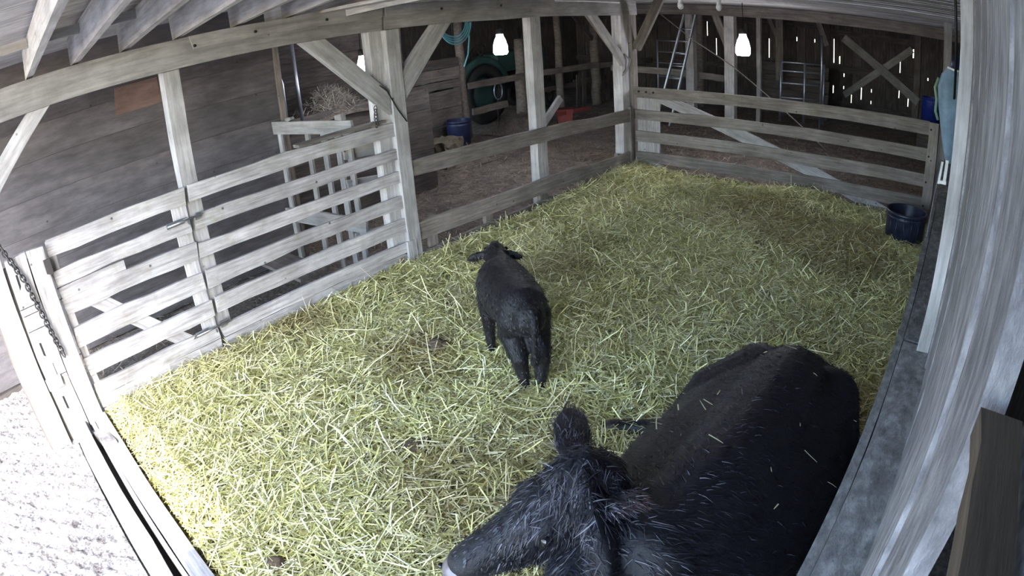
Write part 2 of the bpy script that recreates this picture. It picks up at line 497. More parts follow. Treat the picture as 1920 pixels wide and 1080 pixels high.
for a, b in zip(seams[:-1], seams[1:]):
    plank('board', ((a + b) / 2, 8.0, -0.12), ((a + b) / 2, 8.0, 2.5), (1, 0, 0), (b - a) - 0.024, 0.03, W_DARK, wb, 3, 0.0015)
for s in seams:
    z0 = -0.12
    for (q, lo, hi) in sorted(t for t in SLITS if t[0] == s):
        plank('batten', (s, 8.03, z0), (s, 8.03, lo), (1, 0, 0), 0.07, 0.02, W_DARK, wb, 1, 0.001); z0 = hi
    plank('batten', (s, 8.03, z0), (s, 8.03, 2.5), (1, 0, 0), 0.07, 0.02, W_DARK, wb, 1, 0.001)
for zz in (0.9, 2.1):
    plank('girt', (-6.6, 7.94, zz), (0.8, 7.94, zz), (0, 0, 1), 0.14, 0.05, W_DARK, wb, 4)
wf = thing('wall_far_left', (-6.5, 2, 0), 'dark boarded side wall deep in the barn', None, None, 'structure')
y = -9.0
while y < 8.0:
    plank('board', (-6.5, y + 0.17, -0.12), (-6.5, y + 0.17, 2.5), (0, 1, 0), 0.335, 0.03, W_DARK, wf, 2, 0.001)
    y += 0.34
we = thing('wall_far_right', (4.9, 2, 0), 'dark boarded outer wall right of the aisle, near end added to block sun', None, None, 'structure')
y = -8.7
while y < 8.0:
    plank('board', (4.9, y + 0.17, -0.12), (4.9, y + 0.17, 3.03 if y < -4.3 else 2.5), (0, 1, 0), 0.337, 0.03, W_DARK, we, 2, 0.001)  # unseen near end, made taller, is added to keep sun off the straw
    y += 0.34
wm = thing('wall_manger_back', (-3.1, -2.9, 0), 'dark plank wall behind the hay shelf', None, None, 'structure')
for i in range(9):
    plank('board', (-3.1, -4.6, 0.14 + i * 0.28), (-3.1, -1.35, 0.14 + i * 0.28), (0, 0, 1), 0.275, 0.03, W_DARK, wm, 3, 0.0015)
for i in range(9):
    plank('board', (-3.1, -4.42, 0.14 + i * 0.28), (-1.42, -4.42, 0.14 + i * 0.28), (0, 0, 1), 0.275, 0.03, W_DARK, wm, 3, 0.0015)

ce = thing('ceiling', (0, 0, 2.43), 'grey plank ceiling over the pen and the barn', None, None, 'structure')
pm = [plank_mesh('ceiling_plank', 12.0, 0.172, 0.025, 6, 0.002) for _ in range(4)]
y = -4.55; i = 0
while y < 8.2:
    o = link('plank', pm[i % 4], W_CEIL, ce)
    place(o, (-0.9, y, 2.425 + rng.normal(0, 0.003)), frame((1, 0, 0), (0, 1, 0)) @ Matrix.Rotation(rng.normal(0, 0.004), 3, 'X'))
    y += 0.176; i += 1
rd = thing('ceiling_deck', (0, -6, 2.7), 'roof deck boards above the joists, with an overhang added for shade', None, None, 'structure')
dl = [plank_mesh('long_deck_board', 5.1, 0.235, 0.025, 4, 0.002) for _ in range(3)]
dm = [plank_mesh('deck_board', 4.0, 0.235, 0.025, 3, 0.002) for _ in range(3)]
x = -1.5; i = 0
while x < 4.9:
    far = x < 0.9
    o = link('board', (dl if far else dm)[i % 3], W_CEIL, rd)
    place(o, (x, -6.95 if far else -6.4, 2.66 + 0.08 * max(x, 0)), frame((0, 1, 0), (1, 0, 0.08)))  # unseen overhang added to shade the straw, longer where it shades the left wall
    x += 0.242; i += 1
plank('end_board', (-1.5, -4.42, 2.56), (4.9, -4.42, 2.75), (0, 0, 1), 0.5, 0.025, W_CEIL, rd, 4, 0.002)

# ------------------------------------------------------------------ frame timbers
def post(label, x, y, z0, z1, wx, wy, mat=W_POST, name='timber_post', group=None):
    o = plank(name, (x, y, z0), (x, y, z1), (1, 0, 0), wx, wy, mat, None, 8, 0.0022, 0, 0.003)
    return tag(o, label, 'post', group)

bm_ = thing('main_beam', (-0.07, -4, 2.2), 'long grey beam running over the left fence, with a splice joint', 'beam')
plank('beam_piece', (-0.05, -9.4, 2.30), (-0.05, -4.06, 2.305), (0, 0, 1), 0.205, 0.14, W_BEAM, bm_, 8, 0.003)
plank('beam_piece', (-0.05, -4.04, 2.305), (-0.05, 0.12, 2.285), (0, 0, 1), 0.205, 0.14, W_BEAM, bm_, 8, 0.003)
plank('splice_board', (0.032, -5.75, 2.355), (0.032, -4.06, 2.36), (0, 0, 1), 0.10, 0.02, W_BEAM, bm_, 4, 0.002)
plank('splice_board', (0.032, -4.03, 2.36), (0.032, -0.3, 2.335), (0, 0, 1), 0.10, 0.02, W_BEAM, bm_, 4, 0.002)
for yy, zz in ((-5.74, 2.33), (-5.25, 2.345), (-4.62, 2.35), (-3.4, 2.34), (-2.6, 2.335)):
    tube('bolt_head', [(0.03, yy, zz), (0.05, yy, zz)], 0.012, M_IRON, bm_, 6)
o = plank('tie_beam', (-6.5, 4.0, 2.30), (4.8, 4.0, 2.30), (0, 0, 1), 0.2, 0.18, W_MID, None, 8, 0.003)
tag(o, 'dark beam crossing the barn beyond the back gate', 'beam')
o = plank('tie_beam', (-4.0, -4.2, 2.30), (-4.0, 8.0, 2.30), (0, 0, 1), 0.2, 0.18, W_DARK, None, 8, 0.003)
tag(o, 'dark beam over the row of log posts', 'beam')

post('square grey post nearest the gate hinge, rising to the beam', -0.09, -5.915, 0, 2.2, 0.12, 0.125)
post('stout pale post at the end of the barred fence, left of the dark one', -0.07, -4.12, 0, 2.2, 0.10, 0.13)
post('square grey post under the beam splice', -0.02, -3.985, 0, 2.2, 0.13, 0.14)
post('narrow dark post behind the beam splice posts', -0.14, -3.86, 0, 2.2, 0.13, 0.07, W_MID)
post('pale square post standing halfway along the two-rail fence', -0.09, -1.98, 0.02, 2.2, 0.11, 0.17)
post('pale corner post where the fence meets the back gate', -0.08, -0.18, 0, 2.2, 0.14, 0.17)
post('dull post behind the pale corner post', -0.06, 0.06, 0, 2.2, 0.12, 0.13, W_MID)
post('grey post beside the aluminium ladder', -0.97, 4.0, 0, 2.2, 0.16, 0.17, W_POST)
post('braced post left of the rightmost glowing lamp', -0.13, 4.0, 0, 2.2, 0.2, 0.17, W_POST)
post('thin post right of the rightmost glowing lamp', 0.12, 5.0, 0, 2.42, 0.09, 0.1, W_POST)
post('short hanging post above the tube gate', 0.28, 6.0, 0.85, 2.42, 0.17, 0.15, W_MID)
post('pale upright stud right of the far braced door', 4.11, 0.3, 0, 2.42, 0.10, 0.09, W_POST)
post('white-edged stud standing on the right-hand sill', 4.262, -4.73, 0.90, 2.62, 0.055, 0.09, W_POST)
tag(plank('board_stub', (4.326, -7.24, 1.892), (4.326, -6.80, 1.892), (1, 0, 0), 0.045, 0.032, W_STUB, None, 8, 0.0012, 0, 0.004), 'dark brown board end jutting along the wall at the lower right corner', 'board')

def log_post(label, x, y, z1, r0, r1, mat=W_MID):
    n = 9
    pts = [(x + rng.normal(0, 0.008), y + rng.normal(0, 0.008), z1 * k / (n - 1)) for k in range(n)]
    o = tube('log_post', pts, [r0 + (r1 - r0) * k / (n - 1) + rng.normal(0, 0.003) for k in range(n)], mat, None, 10)
    return tag(o, label, 'post')
log_post('round log post above the navy bucket with hose beside it', -4.0, 0.74, 2.22, 0.10, 0.075)
log_post('thick round log post right of the middle glowing lamp', -4.0, 2.40, 1.75, 0.125, 0.10)
log_post('slim dark log post right of the two-rail fence mid post', -4.0, 3.72, 2.22, 0.09, 0.075, W_MID)
log_post('forked knotty log post among the far rails', -4.0, 5.15, 2.22, 0.12, 0.10, W_MID)
log_post('log post dimly seen behind the ladder', -1.75, 6.2, 2.42, 0.10, 0.09, W_MID)

def brace(label, a, b, w, t, mat=W_POST, wv=(0, 0, 1)):
    return tag(plank('knee_brace', a, b, wv, w, t, mat, None, 3, 0.002, 0, 0.004), label, 'brace')
def cut_brace(label, x, poly, t, mat=W_POST):
    # side outline in the y-z plane, top cut level against the beam and foot cut plumb against the post
    (ya, za), (yb, zb), (yc, zc), (yd, zd) = poly
    d = Vector((0, yd - ya, zd - za)); L = d.length
    o_ = Vector((x, (ya + yd) / 2, (za + zd) / 2)); fr = frame(d, Vector((0, -d.z, d.y)))
    V = [fr.transposed() @ (Vector((x + sx * t / 2, yy, zz)) - o_) for sx in (-1, 1) for yy, zz in poly]
    Fc = [(0, 1, 2, 3), (7, 6, 5, 4)] + [(k, 4 + k, 4 + (k + 1) % 4, (k + 1) % 4) for k in range(4)]
    me = bpy.data.meshes.new('knee_brace'); me.from_pydata(V, [], Fc)
    bm = bmesh.new(); bm.from_mesh(me); bmesh.ops.recalc_face_normals(bm, faces=bm.faces)
    bmesh.ops.bevel(bm, geom=list(bm.edges), offset=0.004, segments=1, affect='EDGES'); bm.to_mesh(me); bm.free()
    o = link('knee_brace', me, mat); place(o, o_, fr)
    return tag(o, label, 'brace')
cut_brace('grey knee brace at the far left edge under the beam', -0.03, [(-7.0, 2.2), (-6.83, 2.2), (-7.6, 1.50), (-7.6, 1.68)][::-1], 0.07)
cut_brace('grey knee brace left of the beam splice', -0.01, [(-4.87, 2.2), (-4.64, 2.2), (-4.06, 1.67), (-4.06, 1.46)], 0.07)
cut_brace('grey knee brace right of the beam splice', -0.01, [(-3.28, 2.2), (-3.49, 2.2), (-3.91, 1.80), (-3.91, 1.55)], 0.08)
cut_brace('paired knee brace left of the corner post', -0.01, [(-0.99, 2.2), (-0.85, 2.2), (-0.27, 1.66), (-0.27, 1.50)], 0.06)
brace('rear board of the paired knee brace', (-0.12, -0.87, 2.22), (-0.12, -0.22, 1.66), 0.08, 0.04, W_MID)
brace('dull knee brace right of the corner post', (0.42, 0.06, 2.42), (0.03, 0.06, 1.72), 0.12, 0.06, W_MID)
brace('knee brace leaning to the post by the rightmost lamp', (-0.42, 3.98, 2.2), (-0.15, 3.98, 1.55), 0.14, 0.08, W_MID)
brace('small knee brace on the hanging post above the tube gate', (-0.05, 5.98, 2.4), (0.24, 5.98, 1.75), 0.10, 0.06, W_MID)
brace('knee brace on the forked log post', (-4.0, 4.35, 2.2), (-4.0, 5.05, 1.6), 0.1, 0.07, W_DARK)
brace('knee brace left of the tall pipe by the far door', (0.95, 6.6, 2.4), (1.22, 6.6, 1.7), 0.12, 0.06, W_MID)

jl = ['joist nearest the left edge, resting on the beam', 'second joist from the left edge, resting on the beam', 'third joist from the left edge, resting on the beam',
      'fourth joist from the left edge, resting on the beam', 'fifth joist from the left edge, just left of the beam splice', 'rightmost open joist above the beam splice']
for k, yy in enumerate((-6.94, -6.605, -6.23, -5.82, -5.35, -4.9)):
    o = plank('roof_joist', (-0.13, yy, 2.505), (4.85, yy, 2.505 + 0.08 * 4.98), (0, 0, 1), 0.19, 0.05, W_CEIL, None, 6, 0.003)
    tag(o, jl[k], 'joist', 'open joists over the pen')
for k, (y0, y1) in enumerate(((-7.6, -6.97), (-6.91, -6.64), (-6.57, -6.26))):
    o = plank('nailer', (0.42, y0, 2.60), (0.42, y1, 2.60), (0, 0, 1), 0.06, 0.035, W_BEAM, None, 2, 0.002)
    tag(o, ['short nailer block left of the first joist', 'short nailer block between the first and second joists', 'short nailer block between the second and third joists'][k], 'block', 'nailers between joists')

# ------------------------------------------------------------------ left gate
hg = thing('hinged_gate', (0, -6.5, 0), 'whitewashed-looking plank gate with a diagonal brace at the left', 'gate')
GB = [(1.37, 1.255, 0), (1.155, 1.05, 0), (0.965, 0.84, 0), (0.74, 0.60, 0), (0.505, 0.375, 0), (0.30, 0.195, 0), (0.19, 0.10, 0), (0.095, 0.0, 0)]
for hi, lo, q in GB:
    plank('board', (0.012, -7.08, (hi + lo) / 2), (0.012, -5.99, (hi + lo) / 2 + 0.002), (0, 0, 1), hi - lo, 0.025, W_FENCE, hg, 5, 0.004)
plank('short_board', (0.012, -7.08, 1.0), (0.012, -6.55, 1.005), (0, 0, 1), 0.075, 0.025, W_FENCE, hg, 3, 0.003)
plank('stile', (-0.015, -6.05, 0.0), (-0.015, -6.05, 1.36), (0, 1, 0), 0.11, 0.025, W_FENCE, hg, 4, 0.003)
plank('stile', (-0.015, -7.05, 0.0), (-0.015, -7.05, 1.36), (0, 1, 0), 0.06, 0.025, W_FENCE, hg, 4, 0.003)
plank('diagonal_brace', (-0.015, -7.0, 1.02), (-0.015, -6.1, 0.12), (0, 0, 1), 0.11, 0.024, W_FENCE, hg, 4, 0.003)
for zz in (1.148, 0.30):
    lt = tube('slide_bolt', [(0.045, -6.18, zz), (0.045, -5.90, zz + 0.005)], 0.008, M_STEEL, hg, 8)
    plank('bolt_plate', (0.027, -6.18, zz), (0.027, -6.06, zz), (0, 0, 1), 0.04, 0.005, M_STEEL, lt, 1, 0.0)
    plank('bolt_keeper', (0.03, -5.945, zz), (0.03, -5.91, zz), (0, 0, 1), 0.05, 0.02, M_STEEL, lt, 1, 0.0)
    plank('bolt_handle', (0.05, -6.02, zz), (0.075, -6.02, zz - 0.03), (0, 1, 0), 0.012, 0.012, M_STEEL, lt, 1, 0.0)

# ------------------------------------------------------------------ left fixed fence, many bars
ff = thing('barred_fence', (0, -4.95, 0), 'close-boarded plank fence between the gate and the splice post', 'fence')
for hi, lo in ((1.385, 1.27), (1.165, 1.06), (0.955, 0.85), (0.735, 0.615), (0.525, 0.40), (0.295, 0.20), (0.195, 0.105), (0.10, 0.0)):
    plank('board', (0.012, -5.965, (hi + lo) / 2 - 0.006), (0.012, -3.99, (hi + lo) / 2 + 0.004), (0, 0, 1), hi - lo, 0.026, W_FENCE, ff, 7, 0.005, rng.normal(0, 0.004))
plank('cap_board', (-0.02, -5.0, 1.405), (-0.02, -4.15, 1.42), (1, 0, 0), 0.09, 0.025, W_MID, ff, 4, 0.003)
plank('upright', (0.04, -4.03, 0.0), (0.04, -4.03, 0.30), (0, 1, 0), 0.10, 0.03, W_FENCE, ff, 3, 0.003)

# right two rail fence
rf = thing('rail_fence', (0, -2, 0), 'brown low rail fence running from the splice post to the corner', 'fence')
for (zl, zr, w) in ((0.945, 0.815, 0.155), (0.36, 0.235, 0.17)):
    plank('rail', (0.012, -3.96, zl), (0.012, -0.06, zr), (0, 0, 1), w, 0.03, W_FAR, rf, 8, 0.006)
plank('rail', (0.016, -3.96, 0.075), (0.016, -0.75, 0.06), (0, 0, 1), 0.16, 0.03, W_FAR, rf, 8, 0.006)
plank('rail', (0.016, -0.72, 0.07), (0.016, -0.06, 0.04), (0, 0, 1), 0.13, 0.03, W_FAR, rf, 2, 0.004)
for yy, h in ((-3.72, 0.42), (-2.95, 0.38), (-2.05, 0.36), (-1.2, 0.3), (-0.4, 0.34)):
    plank('stub_post', (-0.03, yy, 0.0), (-0.03, yy, h), (0, 1, 0), 0.10, 0.05, W_FAR, rf, 2, 0.004)
plank('corner_board', (0.01, -0.13, 0.0), (0.01, -0.13, 0.95), (0, 1, 0), 0.05, 0.06, W_FAR, rf, 3, 0.003)

# ------------------------------------------------------------------ back gate
bgt = thing('back_gate', (2.0, 0, 0), 'long five-board farm gate with a diagonal plank across the back of the pen', 'gate')
for zl, zr, w in ((1.128, 1.18, 0.15), (0.82, 0.872, 0.145), (0.515, 0.568, 0.15), (0.235, 0.29, 0.145), (-0.035 + 0.06, 0.03 + 0.05, 0.13)):
    plank('board', (0.02, 0.0, zl), (3.95, 0.0, zr), (0, 0, 1), w, 0.026, W_FAR, bgt, 8, 0.005)
plank('stile', (0.21, 0.028, 0.0), (0.21, 0.028, 1.14), (1, 0, 0), 0.34, 0.024, W_FENCE, bgt, 4, 0.003)
plank('stile', (4.0, 0.0, 0.0), (4.0, -0.004, 1.235), (1, 0, 0), 0.12, 0.05, W_FAR, bgt, 6, 0.004)
plank('diagonal_board', (0.30, 0.027, 1.1), (3.55, 0.027, 0.06), (0, 0, 1), 0.15, 0.022, W_FENCE, bgt, 6, 0.004)
for xx in (0.09, 0.2, 0.31):
    tube('bolt_head', [(xx, -0.012, 1.14), (xx, -0.03, 1.14)], 0.014, M_IRON, bgt, 6)
for zz in (1.17, 0.86, 0.56, 0.28):
    tube('bolt_head', [(3.965, -0.024, zz), (3.965, -0.038, zz)], 0.012, M_IRON, bgt, 6)

# ------------------------------------------------------------------ left corner wing, sill
wing = thing('boarded_wing', (0.04, -7.35, 0), 'sun-bleached upright boards beyond the gate at the left edge', 'partition')
plank('upright_board', (0.05, -7.165, -0.02), (0.05, -7.165, 1.36), (0, 1, 0), 0.13, 0.04, W_FENCE, wing, 6, 0.003)
sb = plank('upright_board', (0.05, -7.32, -0.02), (0.05, -7.32, 1.36), (0, 1, 0), 0.165, 0.04, W_FENCE, wing, 6, 0.003)
plank('upright_board', (0.03, -7.505, -0.02), (0.03, -7.505, 1.72), (0, 1, 0), 0.16, 0.04, W_FENCE, wing, 6, 0.003)
plank('backing_board', (0.0, -7.35, -0.02), (0.0, -7.35, 1.3), (0, 1, 0), 0.5, 0.025, W_MID, wing, 3, 0.002)
for zz, yy in ((1.2, -7.345), (0.72, -7.345), (0.30, -7.335), (0.03, -7.335)):
    plank('slot_shade_strip', (0.0715, yy, zz - 0.05), (0.0715, yy, zz + 0.05), (0, 1, 0), 0.016, 0.004, M_IRON, wing, 1, 0.0)  # dark strips stand in for the shade inside narrow open slots
for zz in (1.02, 0.97, 0.86, 0.5):
    plank('cross_strip', (0.0725, -7.40, zz), (0.0725, -7.25, zz), (0, 0, 1), 0.006, 0.003, M_CHAIN, wing, 1, 0.0)
hb = plank('latch_block', (0.085, -7.41, 0.47), (0.085, -7.29, 0.47), (0, 0, 1), 0.075, 0.045, W_FENCE, wing, 1, 0.002)
tube('latch_pin', [(0.12, -7.34, 0.43), (0.12, -7.335, 0.60)], 0.008, M_STEEL, hb, 6)
plank('hinge_bracket', (0.075, -7.105, 1.16), (0.075, -7.105, 1.26), (0, 1, 0), 0.05, 0.012, M_CHAIN, wing, 1, 0.0)
sill = thing('door_sill', (2, -7.25, 0), 'sunlit timber sill with a dark track groove along the open side', 'sill')
plank('sill_timber', (0.12, -7.135, 0.055), (4.1, -7.135, 0.055), (0, 1, 0), 0.10, 0.13, W_FENCE, sill, 8, 0.004)
plank('sill_timber', (0.12, -7.205, 0.045), (4.1, -7.205, 0.045), (0, 1, 0), 0.026, 0.11, W_FENCE, sill, 8, 0.002)
plank('sill_timber', (0.10, -7.31, 0.05), (4.1, -7.31, 0.05), (0, 1, 0), 0.11, 0.14, W_FENCE, sill, 8, 0.006)
plank('track_bed', (0.12, -7.24, -0.01), (4.1, -7.24, -0.01), (0, 1, 0), 0.07, 0.04, M_RUBBER, sill, 4, 0.001)
plank('corner_chock', (0.30, -7.19, 0.07), (0.62, -7.16, 0.11), (0, 1, 0), 0.09, 0.08, W_SILL, sill, 3, 0.004)

def chain(name, pts, n, r, label, w=0.016, lk=0.022):
    root = thing(name, pts[0], label, 'chain')
    P = np.array(pts); seg = np.linalg.norm(np.diff(P, axis=0), axis=1); cum = np.concatenate([[0], np.cumsum(seg)])
    V0, F0 = [], []
    ring = []
    for k in range(12):
        an = 2 * math.pi * k / 12
        ring.append(Vector((lk * math.cos(an) * 1.25, w * math.sin(an), 0)))
    Vt, Ft = tube_data(ring, r, 5, True, True)
    me = bpy.data.meshes.new('chain_link'); me.from_pydata(Vt, [], Ft)
    me.polygons.foreach_set('use_smooth', [True] * len(me.polygons))
    for i in range(n):
        s = cum[-1] * (i + 0.5) / n
        p = Vector([np.interp(s, cum, P[:, k]) for k in range(3)])
        q = Vector([np.interp(min(s + 0.01, cum[-1]), cum, P[:, k]) for k in range(3)])
        d = (q - p).normalized() if (q - p).length > 1e-6 else Vector((0, 0, -1))
        o = link('chain_link', me, M_CHAIN, root)
        place(o, p, frame(d, (1, 0.2, 0.1)) @ Matrix.Rotation(math.radians(90 * (i % 2) + rng.normal(0, 12)), 3, 'X'))
    return root
chain('gate_chain', [(0.10, -7.47, 1.62), (0.10, -7.36, 1.36), (0.105, -7.30, 1.20), (0.105, -7.25, 0.9), (0.105, -7.21, 0.62)], 30, 0.0058, 'rusty steel chain hanging over the bleached boards at the left edge')
chain('short_chain', [(0.03, -4.23, 1.56), (0.03, -4.24, 1.40)], 6, 0.004, 'short chain hanging below the brace left of the splice post')

# ------------------------------------------------------------------ feeder behind the barred fence
fd = thing('slatted_feeder', (-0.8, -4.2, 0), 'grey slatted hay feeder behind the barred fence', 'feeder')
A, B = Vector((-1.36, -4.5, 0)), Vector((-0.2, -4.32, 0))
plank('top_rail', A + Vector((0, 0, 1.40)), B + Vector((0, 0, 1.40)), (0, 0, 1), 0.12, 0.03, W_BEAM, fd, 3)
for f in (0.05, 0.42, 0.62, 0.78, 0.9):
    p = A.lerp(B, f) + Vector((0.0, 0.03, 0))
    plank('slat', p, p + Vector((0, 0, 1.35)), (1, 0, 0), 0.075, 0.022, W_BEAM, fd, 2, 0.003)
plank('bottom_rail', A + Vector((0, 0, 0.5)), B + Vector((0, 0, 0.5)), (0, 0, 1), 0.14, 0.03, W_BEAM, fd, 3)
for f in (0.22, 0.85):
    p = A.lerp(B, f)
    plank('chock', p + Vector((-0.06, 0.02, 1.47)), p + Vector((0.06, 0.02, 1.49)), (0, 0, 1), 0.06, 0.05, W_BEAM, fd, 1, 0.008)
plank('side_rail', (-0.35, -4.36, 1.18), (-0.28, -3.75, 1.12), (0, 0, 1), 0.13, 0.03, W_BEAM, fd, 2)
plank('side_rail', (-0.35, -4.36, 0.85), (-0.28, -3.75, 0.80), (0, 0, 1), 0.13, 0.03, W_BEAM, fd, 2)
plank('side_rail', (-0.35, -4.36, 0.35), (-0.28, -3.75, 0.30), (0, 0, 1), 0.13, 0.03, W_BEAM, fd, 2)
plank('floor_board', (-1.3, -4.95, 0.25), (-0.3, -4.9, 0.22), (0, 1, 0), 0.3, 0.03, W_MID, fd, 2)
# hay shelf
sh = thing('hay_shelf', (-2.2, -3.2, 0), 'dark plank manger holding loose hay', 'manger')
for i in range(5):
    plank('front_board', (-1.95, -4.38, 0.14 + i * 0.27), (-1.95, -1.9, 0.14 + i * 0.27), (0, 0, 1), 0.265, 0.03, W_DARK, sh, 3, 0.002)
plank('shelf_board', (-2.5, -4.38, 1.26), (-2.5, -1.9, 1.26), (1, 0, 0), 1.05, 0.03, W_DARK, sh, 3, 0.002)
def heap(name, cx, cy, cz, rx, ry, h, n, pal, label, cat='hay', lmin=0.06, lmax=0.22):
    r = np.random.default_rng(int(abs(cx * 100 + cy * 7)) + 3)
    root = grid(name, cx - rx, cx + rx, cy - ry, cy + ry, 24, 24,
                lambda x, y: cz + h * np.exp(-(((x - cx) / rx) ** 2 + ((y - cy) / ry) ** 2) * 2.2) * (1 + 0.12 * fbm(x, y, 9, 4, 3)) - h * 0.1, G_BARN)
    tag(root, label, cat, None, 'stuff')
    u = r.normal(0, 0.42, (n, 2)); u = u[np.hypot(u[:, 0], u[:, 1]) < 0.95]; n = len(u)
    x = cx + u[:, 0] * rx; y = cy + u[:, 1] * ry
    z = cz + h * np.exp(-((u ** 2).sum(1)) * 2.2) - h * 0.08 + r.uniform(0, 0.05, n)
    a = r.uniform(0, 6.28, n); t = r.normal(0, 0.45, n); L = r.uniform(lmin, lmax, n)
    D = np.stack([np.cos(a) * np.cos(t), np.sin(a) * np.cos(t), np.sin(t)], 1)
    P = np.stack([x, y, z], 1) - D * L[:, None] / 2
    N = np.stack([r.normal(0, 0.5, n), r.normal(0, 0.5, n), np.ones(n)], 1)
    pal = np.array(pal); col = pal[r.integers(0, len(pal), n)] * r.uniform(0.7, 1.2, (n, 1))
    V, Q, Cc = ribbons(P, D, N, L, r.uniform(0.004, 0.008, n), col, r.normal(0, 0.02, (n, 3)))
    me = bpy.data.meshes.new(name); fast_mesh(me, V, Q, Cc)
    o = link('hay_stems', me, M_STRAW, root); o['kind'] = 'stuff'
    return root
heap('hay_heap', -2.25, -3.25, 1.27, 0.42, 0.5, 0.30, 1500, [(0.3, 0.29, 0.27), (0.4, 0.38, 0.33), (0.18, 0.17, 0.15)], 'tousled heap of grey hay on the dark shelf')
p1 = tube('steel_pipe', [(-1.8, -3.9, 1.28), (-1.8, -3.92, 2.2)], 0.022, M_GALV, None, 8); tag(p1, 'straight upright steel pipe in the dark opening', 'pipe')
p2 = tube('bent_pipe', [(-1.8, -4.09, 1.28), (-1.8, -4.09, 1.78), (-1.8, -4.10, 1.83), (-1.8, -4.13, 1.85), (-1.8, -4.16, 1.84), (-1.8, -4.17, 1.8)], 0.015, M_GALV, None, 8)
tag(p2, 'hooked pipe end left of the straight steel pipe', 'pipe')

# ------------------------------------------------------------------ lamps
def barn_lamp(label, x, y, ztop, h, w, power, zc=2.4):
    t = thing('hanging_lamp', (x, y, ztop), label, 'lamp', 'lit hanging lamps')
    r = w / 2
    lathe('glass_jar', [(0.001, -h), (r * 0.8, -h), (r, -h * 0.9), (r * 0.98, -h * 0.6), (r * 0.75, -h * 0.3), (r * 0.5, -h * 0.12), (r * 0.45, 0), (0.001, 0)], M_GLOW, t, (x, y, ztop), 20)
    lathe('socket', [(0.001, 0.07), (r * 0.4, 0.065), (r * 0.5, 0.03), (r * 0.5, -0.005), (0.001, -0.006)], M_IRON, t, (x, y, ztop + 0.002), 14)
    tube('cord', [(x, y, ztop + 0.06), (x + 0.005, y, (ztop + zc) / 2), (x, y, zc)], 0.006, M_IRON, t, 6)
    l = bpy.data.lights.new('lamp_light', 'POINT'); l.energy = power; l.color = (0.9, 0.9, 1.0); l.shadow_soft_size = r
    lo = bpy.data.objects.new('lamp_light', l); COL.objects.link(lo); lo.parent = t; lo.location = (0, 0, -h - 0.06)
barn_lamp('glowing lamp hanging just left of the splice post', -1.2, -3.44, 1.96, 0.21, 0.11, 7)
barn_lamp('glowing lamp in the dark bay between the splice post and the mid post', -1.5, -0.93, 1.985, 0.29, 0.20, 14)
barn_lamp('glowing lamp above the back gate, rightmost of the three', 1.21, 1.0, 1.96, 0.31, 0.21, 18)
for k, (x, y, lb) in enumerate(((2.1, 4.6, 'small unlit lamp holder under the far ceiling before the braced door'), (1.5, -1.6, 'left small lamp holder on the ceiling at the top edge'), (1.75, -1.2, 'right small lamp holder on the ceiling at the top edge'))):
    t = thing('lamp_holder', (x, y, 2.41), lb, 'lamp')
    lathe('socket', [(0.001, 0.0), (0.05, 0.0), (0.05, -0.02), (0.025, -0.05), (0.02, -0.08)], M_WHITE, t, (x, y, 2.412), 14)
    lathe('bulb', [(0.018, -0.075), (0.03, -0.1), (0.032, -0.13), (0.018, -0.155), (0.001, -0.16)], M_WHITE, t, (x, y, 2.412), 12)

# ------------------------------------------------------------------ far furniture
fdoor = thing('barn_door', (2.1, 7.9, 0), 'large dark barn door with an X of braces at the far end', 'door')
plank('brace_board', (1.35, 7.93, 1.9), (3.3, 7.93, 0.62), (0, 0, 1), 0.2, 0.03, W_BEAM, fdoor, 4)
plank('brace_board', (1.4, 7.96, 0.5), (3.1, 7.96, 1.85), (0, 0, 1), 0.17, 0.03, W_BEAM, fdoor, 4)
plank('cross_rail', (0.9, 7.965, 1.12), (3.3, 7.965, 1.16), (0, 0, 1), 0.16, 0.03, W_DARK, fdoor, 4)
plank('cross_rail', (0.9, 7.965, 2.0), (3.3, 7.965, 2.0), (0, 0, 1), 0.15, 0.03, W_DARK, fdoor, 4)
plank('cross_rail', (0.9, 7.965, 0.25), (3.3, 7.965, 0.25), (0, 0, 1), 0.15, 0.03, W_DARK, fdoor, 4)
plank('door_stile', (0.93, 7.95, 0.02), (0.93, 7.95, 2.2), (1, 0, 0), 0.14, 0.04, W_DARK, fdoor, 4)
plank('door_stile', (3.24, 7.95, 0.02), (3.24, 7.95, 2.2), (1, 0, 0), 0.16, 0.04, W_MID, fdoor, 4)

ld = thing('extension_ladder', (-1.1, 3.6, 0), 'aluminium ladder leaning beside the far grey post', 'ladder')
a0, a1 = Vector((-1.52, 3.45, 0)), Vector((-0.985, 3.75, 2.2)); b0, b1 = Vector((-1.2, 3.45, 0)), Vector((-0.74, 3.75, 2.2))
plank('ladder_rail', a0, a1, (0, 1, 0), 0.06, 0.028, M_ALU, ld, 1, 0.0, 0, 0)
plank('ladder_rail', b0, b1, (0, 1, 0), 0.06, 0.028, M_ALU, ld, 1, 0.0, 0, 0)
for k in range(1, 9):
    f = k / 9 - 0.02
    tube('ladder_rung', [a0.lerp(a1, f), b0.lerp(b1, f)], 0.016, M_ALU, ld, 6)

